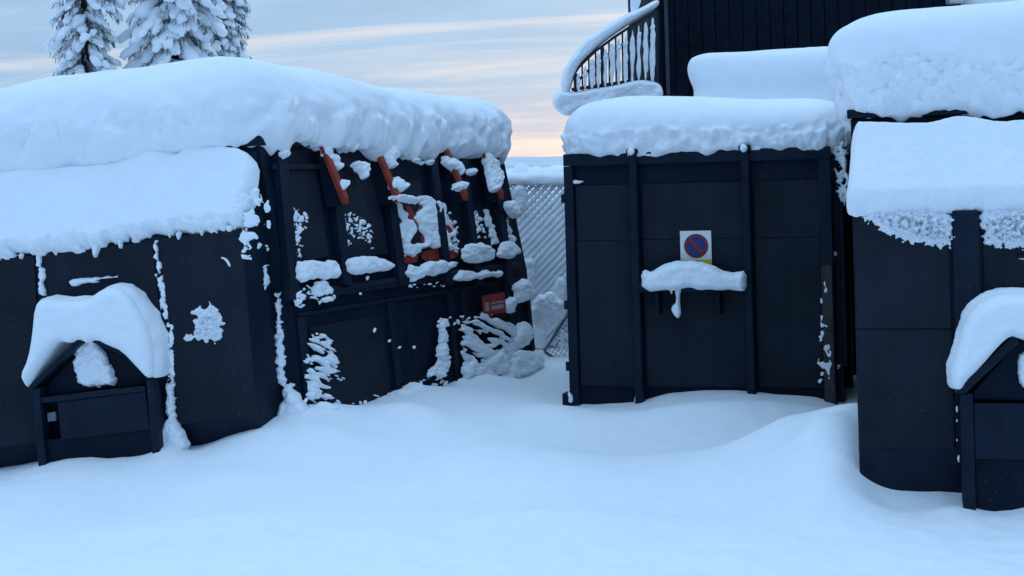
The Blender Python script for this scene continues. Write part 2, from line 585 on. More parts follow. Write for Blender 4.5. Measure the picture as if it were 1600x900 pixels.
def loaf(f, x0, x1, y0, y1, z, prof, rad=0.35, seed=1, step=0.035, lump=0.05, low=0.05, top=None, band=0.28, sag=0.03, lscale=0.16, grain=0.02):
    """deep snow on a flat roof: rounded-rectangle rings swept along a bulging edge profile"""
    cx, cy, hx, hy = (x0 + x1) / 2, (y0 + y1) / 2, (x1 - x0) / 2, (y1 - y0) / 2
    # resample profile
    pr = np.asarray(prof, float)
    # smooth by chaikin
    for _ in range(2):
        q = [pr[0]]
        for a, b in zip(pr[:-1], pr[1:]):
            q += [a * .75 + b * .25, a * .25 + b * .75]
        q.append(pr[-1])
        pr = np.array(q)
    d = np.r_[0, np.cumsum(np.hypot(*np.diff(pr, axis=0).T))]
    n = int(d[-1] / step) + 2
    t = np.linspace(0, d[-1], n)
    out, h = np.interp(t, d, pr[:, 0]), np.interp(t, d, pr[:, 1])
    hm = min(hx, hy)
    # unit outline sampled by arc
    per = 2 * (x1 - x0 + y1 - y0)
    m = int(per / step)
    rings = []
    for o_, hh in zip(out, h):
        ax, ay = max(hx + o_, 0.002), max(hy + o_, 0.002)
        r = min(rad + o_, ax, ay)
        r = max(r, 0.001)
        # 4 sides + 4 arcs, with fixed share per piece
        pts = []
        ns = [int(m * (x1 - x0) / per * 0.8), int(m * 0.1 * .5) + 4, int(m * (y1 - y0) / per * 0.8), int(m * 0.1 * .5) + 4]
        corners = [(1, -1, -90), (1, 1, 0), (-1, 1, 90), (-1, -1, 180)]
        starts = [(-ax + r, -ay), (ax, -ay + r), (ax - r, ay), (-ax, ay - r)]
        ends = [(ax - r, -ay), (ax, ay - r), (-ax + r, ay), (-ax, -ay + r)]
        for k in range(4):
            nn = ns[0] if k % 2 == 0 else ns[2]
            s = np.linspace(0, 1, nn, endpoint=False)[:, None]
            pts.append(np.array(starts[k]) * (1 - s) + np.array(ends[k]) * s)
            sx, sy, a0 = corners[k]
            an = np.radians(a0 + np.linspace(0, 90, ns[1], endpoint=False))
            pts.append(np.stack([sx * (ax - r) + r * np.cos(an), sy * (ay - r) + r * np.sin(an)], -1))
        p = np.concatenate(pts)
        rings.append(np.c_[p, np.full(len(p), hh)])
    R = np.array(rings)                      # rings x m x 3 local
    nr, mm = R.shape[:2]
    hgt = R[..., 2] / max(h)
    P3 = np.stack([R[..., 0] + cx, R[..., 1] + cy, R[..., 2]], -1)
    if top is not None:                      # big drifts along the roof
        P3[..., 2] += np.clip(hgt, 0, 1) ** 1.5 * top(P3[..., 0], P3[..., 1])
    # displacement along the approximate outward direction
    nx, ny = R[..., 0] / hx, R[..., 1] / hy
    edge = np.maximum(np.abs(nx), np.abs(ny))
    dirv = np.stack([np.where(np.abs(nx) > np.abs(ny) * 0.85, np.sign(nx), nx * .3), np.where(np.abs(ny) > np.abs(nx) * 0.85, np.sign(ny), ny * .3), np.full_like(nx, 0.5)], -1)
    dirv /= np.linalg.norm(dirv, axis=-1, keepdims=True)
    sideness = np.clip((edge - 0.75) / 0.2, 0, 1)
    bandw = np.clip((band - R[..., 2]) / (band * 0.6), 0, 1) * np.clip(sideness, 0, 1)
    dirv = dirv * sideness[..., None] + np.array([0, 0, 1.0]) * (1 - sideness[..., None])
    D = low * fbm(P3, 0.8, seed, 2)
    lum = 1.1 * pfbm(P3, lscale, seed + 5, 2, 0.4)      # billowy lumps
    D = D + bandw * lump * lum + 0.003 * fbm(P3, 0.07, seed + 8, 2)
    crust = np.clip((band * 0.62 - R[..., 2] + 0.05 * vnoise(P3, 0.3, seed + 12)) / 0.05, 0, 1) * sideness
    D = D + crust * grain * 1.3 * pfbm(P3, 0.10, seed + 14, 3, 0.6)
    P3 = P3 + dirv * D[..., None]
    # ragged hanging lower edge
    lowm = np.clip(1 - R[..., 2] / 0.12, 0, 1) * sideness
    P3[..., 2] -= lowm * sag * (1 + 1.4 * fbm(P3 * [1, 1, 0], 0.22, seed + 21, 3, 0.6))
    Wd = f(P3[..., 0], P3[..., 1], P3[..., 2] + z).reshape(-1, 3)
    idx = np.arange(nr * mm).reshape(nr, mm)
    nxt = np.roll(idx, -1, 1)
    q = np.stack([idx[:-1], nxt[:-1], nxt[1:], idx[1:]], -1).reshape(-1, 4)
    return Wd, q


# ------------------------------------------------------------------ frames of the three containers
LF = Frame(at(447, 660, 11.4), 8, 24, 4.1, -1.0)      # left: origin = front right corner of the body
MF = Frame(at(890, 625, 12.8), 13, 20)                # middle: origin = front left corner
RF = Frame(at(1340, 745, 9.0), 14, 16)                # right: origin = left corner of the front panel

# ------------------------------------------------------------------ ground
ctrl = []


def g(u, v, d):
    ctrl.append(at(u, v, d))


def gp(pl, pts, off=0.0):
    for u, v in pts:
        ctrl.append(pl.hit(np.array([u]), np.array([v]), off)[0])


P_LF = Plane(LF, (0, -.4, 0), (-1, -.4, 0), (0, -.4, 1))
P_LU = Plane(LF, (0, 0, 2.25), (.14, 0, 0.95), (.14, 3, 0.95))
P_LU = Plane(LF, (0.0, 0, 2.25), (.14, 0, 0.95), (0.0, 3, 2.25))
P_LS = Plane(LF, (.14, 0, 0), (.14, 1, 0), (.14, 0, 1))
P_MF = Plane(MF, (0, 0, 0), (1, 0, 0), (0, 0, 1))
P_RF = Plane(RF, (0, 0, 0), (1, 0, 0), (0, 0, 1))

gp(P_LF, [(-60, 748), (0, 738), (60, 724), (120, 712), (180, 712), (232, 707), (300, 706), (345, 690), (400, 676)])
gp(P_LF, [(262, 690)], .08)
P_LB = Plane(LF, (0, -.6, 0), (-1, -.6, 0), (0, -.6, 1))
gp(P_LB, [(0, 748), (62, 728), (120, 717), (180, 717), (236, 712)])
gp(P_LS, [(445, 662), (480, 630), (520, 632), (560, 636), (600, 620), (640, 596), (690, 600), (740, 580), (800, 588), (850, 566)])
gp(P_MF, [(886, 630), (1000, 628), (1040, 616), (1100, 611), (1150, 611), (1200, 616), (1240, 618), (1280, 618), (1305, 628)])
gp(P_RF, [(1338, 735), (1352, 764), (1385, 784), (1430, 786), (1480, 785), (1500, 788)])
ctrl.append(RF(-0.05, 0.25, 0.25)); ctrl.append(RF(-0.1, 0.7, 0.33)); ctrl.append(RF(-0.3, 0.45, 0.25))
ctrl.append(RF(-0.55, 0.9, 0.2))
g(1265, 697, 9.6); g(1200, 740, 9.3); g(1300, 735, 8.9); g(1180, 690, 10.6)
P_RB = Plane(RF, (0, -.26, 0), (1, -.26, 0), (0, -.26, 1))
gp(P_RB, [(1506, 796), (1522, 806), (1560, 808), (1600, 801)])
# free snow in the yard and the foreground
for u, v, d in [(200, 790, 10.2), (420, 740, 10.4), (560, 690, 11.0), (700, 660, 11.4), (860, 640, 12.0), (1000, 660, 11.7),
                (850, 552, 16.8), (800, 575, 15.6), (1000, 720, 10.4), (750, 720, 10.3), (500, 780, 9.6), (100, 840, 9.0),
                (1150, 780, 9.1), (1400, 820, 8.4), (860, 590, 14.5)]:
    g(u, v, d)
C = np.array(ctrl)
extra = []
for a in np.linspace(-8, 8, 9):
    extra += [(a, 4.0, -0.02), (a, 24, -0.05), (a, 7.3, 0.0)]
for b in (8, 12, 16, 20):
    extra += [(-8, b, 0.0), (8, b, 0.05)]
C = np.concatenate([C, np.array(extra)])


def kern(r):
    return np.sqrt(r * r + 0.12 ** 2)


def solve_rbf(C):
    A = kern(np.hypot(C[:, None, 0] - C[None, :, 0], C[:, None, 1] - C[None, :, 1]))
    n = len(C)
    Mx = np.zeros((n + 1, n + 1))
    Mx[:n, :n] = A - 0.02 * np.eye(n)
    Mx[:n, n] = Mx[n, :n] = 1
    return np.linalg.solve(Mx, np.r_[C[:, 2], 0])


Wt = solve_rbf(C)


def ground_z(X, Y):
    X, Y = np.asarray(X, float), np.asarray(Y, float)
    z = np.full(X.shape, Wt[-1])
    for (a, b, _), w in zip(C, Wt[:-1]):
        z = z + w * kern(np.hypot(X - a, Y - b))
    fall = np.clip((11 - np.abs(X)) / 3, 0, 1) * np.clip((Y + 0.0) / 3, 0, 1) * np.clip((28 - Y) / 5, 0, 1)
    z = z * fall
    P = np.stack([X, Y, np.zeros_like(X)], -1)
    z = z + 0.05 * fbm(P, 1.5, 5, 3, 0.42)
    near = np.clip((9.6 - Y) / 2.2, 0, 1)
    z = z + near * (0.032 * fbm(P, 0.30, 8, 3, 0.55) - 0.010 * np.clip(fbm(P, 0.16, 9, 2), 0, 1))
    z = z + 0.004 * fbm(P, 0.12, 11, 2)
    return z


BUMPS = [(520, 690, 10.9, .11, .45, .30), (640, 655, 11.6, .10, .30, .35), (380, 735, 10.3, .07, .5, .25), (1000, 690, 11.2, -.13, 1.0, .45),
         (860, 640, 12.2, .05, .4, .3), (1100, 655, 11.9, .08, .9, .22), (1262, 697, 9.6, .07, .26, .30), (1130, 770, 9.0, -.06, .5, .35), (700, 760, 9.5, -.06, .8, .3),
         (300, 790, 9.2, .05, .7, .25), (900, 800, 8.8, .05, .9, .25), (560, 820, 8.5, .04, .4, .2)]
BUMPS = [(at(u, v, d)[0], d, a, sx, sy) for u, v, d, a, sx, sy in BUMPS]
_gz0 = ground_z


def ground_z(X, Y):
    z = _gz0(X, Y)
    for bx_, by_, a, sx, sy in BUMPS:
        z = z + a * np.exp(-((X - bx_) / sx) ** 2 - ((Y - by_) / sy) ** 2)
    P = np.stack([X, Y, np.zeros_like(X)], -1)
    near = np.clip((8.9 - Y) / 1.2, 0, 1)
    z = z + near * 0.036 * np.clip(pfbm(P, 0.16, 61, 3, 0.55), -0.3, 1)
    return z + 0.009 * pfbm(P, 0.20, 63, 3) * np.clip((13 - Y) / 2, 0.4, 1)


def axis_pts(lo, hi, step, far_lo, far_hi):
    mid = np.arange(lo, hi, step)
    out, s, p = [], step, hi
    while p < far_hi:
        s *= 1.25
        p += s
        out.append(p)
    inn, s, p = [], step, lo
    while p > far_lo:
        s *= 1.25
        p -= s
        inn.append(p)
    return np.r_[inn[::-1], mid, out]


gx = axis_pts(-5.2, 4.6, 0.035, -2500, 2500)
gy = axis_pts(6.6, 17.5, 0.035, -60, 4000)
GX, GY = np.meshgrid(gx, gy, indexing='ij')
GZ = ground_z(GX, GY)
idx = np.arange(GX.size).reshape(GX.shape)
gq = np.stack([idx[:-1, :-1], idx[1:, :-1], idx[1:, 1:], idx[:-1, 1:]], -1).reshape(-1, 4)
gr = build('snowy_ground', np.stack([GX, GY, GZ], -1).reshape(-1, 3), gq, M_SNOW, None, True, loc=np.zeros(3))
tag(gr, kind='structure')

# far ridge beyond the yard
hx = np.linspace(-700, 700, 141)
hy = np.linspace(900, 1500, 25)
HX, HY = np.meshgrid(hx, hy, indexing='ij')
prof = np.sin(np.clip((HY - 900) / 600, 0, 1) * np.pi)
HZ = prof * (13 + 5 * fbm(np.stack([HX, HY * 0, HX * 0], -1), 180, 3, 3)) + 1.2 * prof * fbm(np.stack([HX, HY, HX * 0], -1), 25, 4, 3) - 0.5
idx = np.arange(HX.size).reshape(HX.shape)
hq = np.stack([idx[:-1, :-1], idx[1:, :-1], idx[1:, 1:], idx[:-1, 1:]], -1).reshape(-1, 4)
tag(build('hills', np.stack([HX, HY, HZ], -1).reshape(-1, 3), hq, M_HILL, None, True), kind='structure')

# snow buried thicket on the slope behind the fence
th = MB()
for k in range(110):
    d_ = rnd.uniform(32, 48)
    x_ = rnd.uniform(-5, 6)
    h_ = rnd.uniform(0.92, 1.22)
    th.lump((x_, d_, 0.9 * h_), np.diag([rnd.uniform(.4, .9), .6, h_]), k + 5, 0.28, 18, 12)
tag(th.build('thicket', M_SNOW, None, True), 'snow buried thicket beyond the chain link fence', None, None, 'stuff')

# ------------------------------------------------------------------ dark house behind
BF = Frame(at(1030, 150, 20.0) * [1, 1, 0], 0, 0)
BW = 4.33
house = empty('house', BF(BW / 2, 0, 0), 'black timber clad house rising behind the containers', 'house')
m = MB()
nb = 22
for i in range(nb):                       # upright boards with open shadow gaps
    w = BW / nb
    m.box(BF, 0.06 + i * w * 0.985, 0.06 + (i + 1) * w * 0.985 - 0.013, -0.0, 0.03, 0.3, 6.5)
m.box(BF, 0.02, BW, 0.034, 5.0, 0.2, 6.5)
m.build('wall', M_WALL, house, bevel=0.003)
m = MB().box(BF, -0.035, 0.055, -0.03, 0.12, 0.2, 6.5)
m.build('corner_board', M_WALL, house, bevel=0.006)
m = MB().box(BF, 0.10, 0.155, -0.028, -0.003, 0.2, 6.5)
m.build('downpipe', M_TRIM, house, bevel=0.01)
m = MB().box(BF, 4.10, 4.29, -0.2, -0.003, 4.37, 4.46)
m.build('wall_lamp', M_LAMP, house, bevel=0.015)
m = MB().prism(BF(np.array([-.3, BW + .3, BW + .3, -.3]), np.array([-.4, -.4, 5.3, 5.3]), np.full(4, 6.52)),
               BF(np.array([0, BW, BW, 0]), np.array([2.0, 2.0, 3.0, 3.0]), np.full(4, 8.0)))
m.build('roof', M_WALL, house)

# low annex roof with its own snow, right of the house
AF = Frame(at(1506, 40, 21.5) * [1, 1, 0], 0, 0)
annex = empty('annex', AF(1.5, 1.2, 0), 'low dark annex at the right end of the black house', 'annex')
MB().box(AF, 0.05, 3.5, 0.05, 2.4, 0, 4.1).build('wall', M_WALL, annex)
MB().box(AF, -0.02, 3.6, -0.05, 2.5, 4.103, 4.2).build('roof', M_WALL, annex)
snow_obj('roof_snow', [loaf(AF, 0.02, 3.5, 0, 2.4, 4.2, [(-.2, 0), (.0, .0), (.06, .15), (.02, .35), (-.15, .48), (-.5, .54), (-1.1, .56)], 0.2, 60, 0.06)],
         'snow on the annex roof at the top right, behind the fuller container')

# ------------------------------------------------------------------ stair railing with snow, left of the house
SD = 18.6
stair = empty('stair_railing', at(960, 150, SD) * [1, 1, 0], 'dark timber stair railing climbing to the black house, choked with snow', 'railing')


def at2(u, v, dd=0.0):
    return at(u, v, SD + dd)


def rail_curve(a):
    """handrail: steep at the bottom newel, flattening as it climbs"""
    U = np.array([886, 893, 905, 930, 960, 990, 1032])
    V = np.array([140, 122, 104, 80, 58, 38, 14])
    return np.interp(a, U, V)


def sbar(u0, v0, u1, v1, w, t=0.05, dd=0.0):
    a, b = at2(u0, v0, dd), at2(u1, v1, dd)
    d = (b - a) / np.linalg.norm(b - a)
    s_ = np.cross(d, [0, 1, 0])
    r = lambda p: np.array([p - s_ * w / 2 - [0, t / 2, 0], p + s_ * w / 2 - [0, t / 2, 0], p + s_ * w / 2 + [0, t / 2, 0], p - s_ * w / 2 + [0, t / 2, 0]])
    return MB().prism(r(a), r(b))


us = [893, 905, 930, 960, 990, 1027]
m = MB()
for a, b in zip(us[:-1], us[1:]):
    q = sbar(a, rail_curve(a), b, rail_curve(b), 0.035, 0.07)
    m.add(np.concatenate(q.v), q.f)
m.build('handrail', M_RAIL, stair, bevel=0.006)
m = MB()
for a, b in zip(us[1:-1], us[2:]):
    q = sbar(a, rail_curve(a) + 20, b, rail_curve(b) + 20, 0.035, 0.03)
    m.add(np.concatenate(q.v), q.f)
m.build('middle_rail', M_RAIL, stair, bevel=0.004)
sbar(893, 140, 1027, 121, 0.045, 0.04).build('bottom_rail', M_RAIL, stair, bevel=0.004)
for k, uu in enumerate(np.arange(899, 1026, 10.5)):
    vb = 143 + (uu - 893) / 134 * -19 + 12
    sbar(uu, rail_curve(uu) + 2, uu + 1.0, vb, 0.022 if k % 4 else 0.05, 0.022 if k % 4 else 0.05, 0.0).build('baluster', M_RAIL, stair)
for uu in (1000, 1014):
    sbar(uu, -30, uu, 18, 0.03, 0.03, 0.5).build('baluster', M_RAIL, stair)
MB().prism(at2(886, 152)[None] + np.array([[-.04, .13, 0], [1.25, .13, 0], [1.25, 1.0, 0], [-.04, 1.0, 0]]),
           at2(886, 146)[None] + np.array([[-.04, .13, 0], [1.25, .13, 0.12], [1.25, 1.0, 0.12], [-.04, 1.0, 0]])).build('deck', M_RAIL, stair)
for uu in (905, 1000):
    a = at2(uu, 152, .4)
    MB().prism(np.array([[a[0] - .06, a[1] - .06, 0], [a[0] + .06, a[1] - .06, 0], [a[0] + .06, a[1] + .06, 0], [a[0] - .06, a[1] + .06, 0]]),
               np.array([[a[0] - .06, a[1] - .06, a[2]], [a[0] + .06, a[1] - .06, a[2]], [a[0] + .06, a[1] + .06, a[2]], [a[0] - .06, a[1] + .06, a[2]]])).build('post', M_RAIL, stair)

SFr = Frame(at2(886, 200), 0, 0)
P_SR = Plane(SFr, (0, -.04, 0), (1, -.04, 0), (0, -.04, 1))
P_SRb = Plane(SFr, (0, 0.10, 0), (1, 0.10, 0), (0, 0.10, 1))
back = np.array([0, -1.0, 0])
snow_obj('rail_snow', [
    relief(P_SRb, [(884, 150), (874, 138), (880, 112), (892, 88), (912, 64), (940, 44), (975, 24), (1010, 6), (1030, -2), (1030, 12), (990, 34), (960, 54), (932, 75), (908, 100), (897, 122), (892, 142)],
           0.20, 8, 3, 1.5, 0.2, 0.15, 0.15, 0.1)],
    'rounded ridge of snow along the handrail of the stair')
snow_obj('stair_snow', [
    relief(P_SRb, [(866, 150), (862, 158), (866, 170), (880, 182), (892, 182), (910, 172), (1034, 172), (1034, 128), (1000, 124), (965, 130), (930, 136), (905, 143), (885, 143), (874, 142)],
           0.24, 9, 13, 2.0, 0.2, 0.25, 0.15, 0.15)],
    'bank of snow over the foot of the stair railing')
pcs = []
for k, uu in enumerate(np.arange(902, 1024, 10.5)):      # snow stuck to the balusters
    a, b = rail_curve(uu) + 6, 143 + (uu - 893) / 134 * -19
    if b - a > 8:
        pcs.append(relief(P_SR, [(uu - 2, a), (uu + 5 + (k % 3), a), (uu + 5, b), (uu - 1.5, b)], 0.05, 3, 40 + k, 1.8, 0.12, 0.3, 0.1, step=0.7))
    pcs.append(relief(P_SR, [(uu - 2, a + 12), (uu + 6, a + 8), (uu + 6, a + 17), (uu - 2, a + 20)], 0.06, 3, 70 + k, 1.5, 0.1, step=0.7))
pcs.append(relief(P_SRb, [(985, 30), (1002, 8), (1002, -20), (985, -20)], 0.05, 4, 5))
snow_obj('clinging_snow', pcs, 'snow caught between the balusters of the stair', kind='stuff', cat=None)

# ------------------------------------------------------------------ chain link fence in the gap
FD = 17.3
FF = Frame([-1.6, FD, 0], 0, 0)
FWd, FH = 4.2, 2.02
fence = empty('chain_link_fence', FF(FWd / 2, 0, 0), 'snow plastered chain link fence closing the gap between the containers', 'fence')


def lattice(sign, pitch, r):
    m = MB()
    n = int((FWd + FH) / pitch)
    for i in range(n):
        x0 = -FH + i * pitch if sign > 0 else i * pitch
        a, b = [x0, 0.02], [x0 + sign * FH, FH]
        # clip to the panel
        t0, t1 = 0.0, 1.0
        for lo, hi in ((0, FWd),):
            dx = b[0] - a[0]
            ta, tb = sorted(((lo - a[0]) / dx, (hi - a[0]) / dx))
            t0, t1 = max(t0, ta), min(t1, tb)
        if t1 - t0 < 0.02:
            continue
        pa = FF(a[0] + (b[0] - a[0]) * t0, 0.004 * sign, a[1] + (b[1] - a[1]) * t0)
        pb = FF(a[0] + (b[0] - a[0]) * t1, 0.004 * sign, a[1] + (b[1] - a[1]) * t1)
        yield pa, pb, i


m = MB()
for sgn in (1, -1):
    for pa, pb, i in lattice(sgn, 0.094, 0.002):
        m.tube([pa, pb], 0.0028, 5)
m.build('mesh', M_WIRE, fence)
MB().tube([FF(-.05, 0, FH), FF(FWd + .05, 0, FH)], 0.021, 10).build('top_rail', M_WIRE, fence, True)
for xx in (0.9, 3.3):
    MB().tube([FF(xx, 0.03, -.1), FF(xx, 0.03, FH + .05)], 0.025, 10).build('post', M_WIRE, fence, True)
# packed snow behind the mesh with every upward wire carrying a strand
m = MB()
for pa, pb, i in lattice(1, 0.094, 0):
    n = 46
    P = pa + (pb - pa) * np.linspace(0, 1, n)[:, None] + np.array([0, -0.006, 0.010])
    r = 0.027 + 0.010 * fbm(P, 0.15, 200 + i, 2)
    m.tube(list(P), list(np.clip(r, 0.010, 0.038)), 7)
for pa, pb, i in lattice(-1, 0.094, 0):
    n = 30
    P = pa + (pb - pa) * np.linspace(0, 1, n)[:, None] + np.array([0, 0.0, 0.004])
    r = 0.010 + 0.006 * fbm(P, 0.1, 400 + i, 2)
    m.tube(list(P), list(np.clip(r, 0.003, 0.03)), 6)
o = m.build('clinging_snow', M_SNOW, None, True)
tag(o, 'snow strands clinging to the wires of the chain link fence', None, None, 'stuff')
# snow bank pushed up against the far side of the fence
bx = np.linspace(-2.2, 4.2, 130)
bz = np.linspace(0, 1, 40)
BX, BT = np.meshgrid(bx, bz, indexing='ij')
BY = FD + 0.07 + 0.35 * BT ** 2
BZ = -0.1 + BT * (1.86 + 0.1 * fbm(np.stack([BX, BX * 0, BX * 0], -1), 0.6, 9))
BP = np.stack([BX, BY, BZ], -1)
BP[..., 1] += 0.05 * fbm(BP, 0.3, 2)
BP2 = BP.copy()
BX2 = np.stack([BX, FD + 0.65 + (1 - BT) * 2.5, BZ], -1)
idx = np.arange(BX.size).reshape(BX.shape)
q1 = np.stack([idx[:-1, :-1], idx[1:, :-1], idx[1:, 1:], idx[:-1, 1:]], -1).reshape(-1, 4)
bank = MB().add(BP.reshape(-1, 3), q1).add(BX2.reshape(-1, 3), q1[:, ::-1]).build('snow_bank', M_SNOW, None, True)
tag(bank, 'ploughed snow bank behind the chain link fence', 'snow bank')
snow_obj('fence_snow', [
    loaf(FF, -0.05, FWd, -0.06, 0.06, FH - 0.01, [(-.02, 0), (.02, 0.0), (.03, .06), (.0, .11), (-.05, .13)], 0.05, 77, 0.03, 0.02, 0.03, None, 0.1, 0.02)],
    'ridge of snow on the top rail of the chain link fence')
P_FN = Plane(FF, (0, -.03, 0), (1, -.03, 0), (0, -.03, 1))
pcs = []
for k, poly in enumerate([[(808, 410), (822, 400), (836, 410), (838, 440), (830, 470), (812, 476), (802, 450)],
                          [(800, 296), (812, 285), (824, 300), (822, 330), (806, 335)],
                          [(862, 440), (884, 430), (888, 480), (880, 505), (866, 495)],
                          [(826, 505), (842, 500), (856, 520), (850, 545), (830, 545)]]):
    pcs.append(relief(P_FN, poly, 0.10, 9, 300 + k, 4, 0.12, 0.3, 0.1))
snow_obj('snow_clump', pcs, 'lumps of snow hanging on the chain link mesh', kind='stuff', cat=None)

# a snow loaded mesh gate leaf leaning on the fence
GD = 16.4
gate = empty('mesh_gate', at(868, 552, GD), 'small mesh gate leaf leaning askew beside the middle container', 'gate')
P_G = Plane(Frame([0, GD, 0], 0, 0), (0, 0, 0), (1, 0, 0), (0, 0, 1))
corner = [(850, 549), (889, 489), (940, 520), (905, 585)]
cw = [P_G.hit(np.array([a]), np.array([b]))[0] for a, b in corner]
m = MB()
for i in range(4):
    m.tube([cw[i], cw[(i + 1) % 4]], 0.019, 8)
m.build('frame', M_WIRE, gate, True)
m = MB()
for i in range(1, 11):
    t = i / 11
    m.tube([cw[0] * (1 - t) + cw[3] * t, cw[1] * (1 - t) + cw[2] * t], 0.0035, 5)
    m.tube([cw[0] * (1 - t) + cw[1] * t, cw[3] * (1 - t) + cw[2] * t], 0.0035, 5)
m.build('mesh', M_WIRE, gate)
snow_obj('gate_snow', [relief(P_G, [(827, 482), (838, 464), (856, 455), (876, 466), (884, 480), (886, 490), (872, 505), (856, 520), (842, 512), (832, 500)], 0.10, 10, 330, 4, 0.1, 0.45, 0.08),
                       relief(P_G, [(852, 548), (888, 494), (900, 520), (895, 552)], 0.02, 5, 331, 2, 0.1, 0.6, 0.05, holes=0.45, hscale=0.05)],
         'lump of snow sagging over the leaning mesh gate')

# ------------------------------------------------------------------ snow laden spruces


def spruce(px, d, halfw, h, seed, label, dense=7, dark=1.0, lean=0.0):
    r = random.Random(seed)
    b = at(px, 265, d)
    bx, by = b[0], b[1]
    t = empty('spruce_tree', (bx, by, 0), label, 'tree', 'snow laden spruces beyond the yard')
    MB().tube([(bx, by, 0), (bx + lean * .5, by, h * .5), (bx + lean, by, h)], [0.16, 0.11, 0.02], 9).build('trunk', M_BARK, t, True)
    sn, nd = MB(), MB()
    z = 3.2
    nv, nfc = [], []
    while z < h - 0.2:
        taper = min(1.0, (h - z) / (h * 0.30)) ** 0.6
        n = dense + r.choice((-1, 0, 1))
        a0 = r.uniform(0, 6.28)
        for k in range(n):
            a = a0 + k * 6.283 / n + r.uniform(-.35, .35)
            R = halfw * taper * r.uniform(0.70, 1.05)
            dr = np.array([math.cos(a), math.sin(a), 0])
            sl = r.uniform(0.75, 1.3)
            tip = np.array([bx + lean * z / h, by, z]) + dr * R + np.array([0, 0, -R * sl * .8])
            base_ = np.array([bx + lean * z / h, by, z])
            side = np.array([-dr[1], dr[0], 0])
            down = (tip - base_) / np.linalg.norm(tip - base_)
            up = np.cross(down, side)
            if up[2] < 0:
                up = -up
            # snow pillows along the drooping bough
            for f_, s_ in ((0.35, 1.0), (0.52, 0.95), (0.68, 1.0), (0.84, .95), (1.0, .85)):
                if r.random() < 0.93:
                    L_ = R * r.uniform(0.14, 0.25) * s_
                    c_ = base_ + (tip - base_) * (f_ + r.uniform(-.08, .08)) + up * 0.06 + side * r.gauss(0, .10) * R
                    sn.lump(c_, [down * L_ * 1.25, side * L_ * r.uniform(.6, .95), up * L_ * r.uniform(.45, .65)], r.randrange(9999), 0.45, 11, 8)
            # needles: many small blades round the bough, drooping
            for q in range(int(34 * dark)):
                f_ = r.uniform(0.12, 1.06)
                p0 = base_ + (tip - base_) * f_ + side * r.gauss(0, 0.11) * (0.4 + f_) + up * r.uniform(-0.10, 0.03)
                dv = down * r.uniform(0.03, .11) + side * r.uniform(-.09, .09) + np.array([0, 0, -r.uniform(0.03, .14)])
                wv = np.cross(dv, [r.uniform(-1, 1), r.uniform(-1, 1), r.uniform(-1, 1)])
                wv = wv / (np.linalg.norm(wv) + 1e-6) * r.uniform(0.012, 0.028)
                i = len(nv)
                nv += [p0 - wv, p0 + wv, p0 + dv + wv * .4, p0 + dv - wv * .4]
                nfc.append([i, i + 1, i + 2, i + 3])
        z += r.uniform(0.24, 0.34)
    nd.add(np.array(nv), nfc).build('crown', M_NEEDLE, t)
    tag(sn.build('snow', M_SNOW, t, True), kind='stuff')
    return t


spruce(138, 40, 0.90, 11.5, 3, 'narrow snow laden spruce standing alone at the far left', 6)
spruce(272, 41, 1.28, 12.5, 5, 'bushy snow laden spruce, the fuller white one of the pair', 8, lean=0.2)
spruce(352, 44, 0.95, 12.0, 9, 'darker spruce with bare drooping branch tips, right half of the pair', 6, 1.5)

# ------------------------------------------------------------------ left container
LC = empty('waste_container', LF(-1.3, 2.3, -.2),
           'dark steel waste compactor leaning at left, with red brackets along its side', 'container', 'dark waste containers in the yard')
W_, LEN, HT, LIP, HD = 2.62, 4.8, 2.25, 1.54, 0.40
m = MB()
sec = np.array([(0, HT), (.14, .95), (.14, -.4), (-W_ - .14, -.4), (-W_ - .14, .95), (-W_, HT)])
m.prism(LF(sec[:, 0], np.full(6, 0.0), sec[:, 1]), LF(sec[:, 0], np.full(6, LEN), sec[:, 1]))
m.build('body', M_PAINT, LC, bevel=0.01)
# sloped hopper in front: profile in (y, z) swept across the width
hp = np.array([(-.003, HT - .01), (-HD, LIP), (-HD, .11), (-HD + .16, -.16), (-.003, -.16)])
MB().prism(LF(np.full(5, -W_), hp[:, 0], hp[:, 1]), LF(np.full(5, -.012), hp[:, 0], hp[:, 1])).build('hopper', M_PAINT2, LC, bevel=0.012)
MB().box(LF, -W_ - .04, .04, -.05, 0.12, HT + .002, HT + .08).build('roof_rim', M_PAINT2, LC, bevel=0.008)
MB().box(LF, -0.005, .06, 0.14, LEN, HT + .002, HT + .08).build('roof_rim', M_PAINT2, LC, bevel=0.008)
for zz in (0.2,):
    pass
# front plates
MB().slab(P_LF, [(250, 374), (378, 356), (402, 653), (283, 662)], 0.003, .022).build('panel', M_PANEL, LC, bevel=0.004)
MB().slab(P_LF, [(72, 398), (238, 377), (258, 560), (90, 580)], 0.003, .014).build('panel', M_PANEL, LC, bevel=0.004)
MB().slab(P_LF, [(-90, 412), (54, 400), (72, 690), (-70, 706)], 0.003, .022).build('panel', M_PANEL, LC, bevel=0.004)
MB().slab(P_LF, [(106, 438), (182, 430), (183, 436), (107, 444)], 0.017, .05).build('handle', M_PAINT2, LC, bevel=0.004)

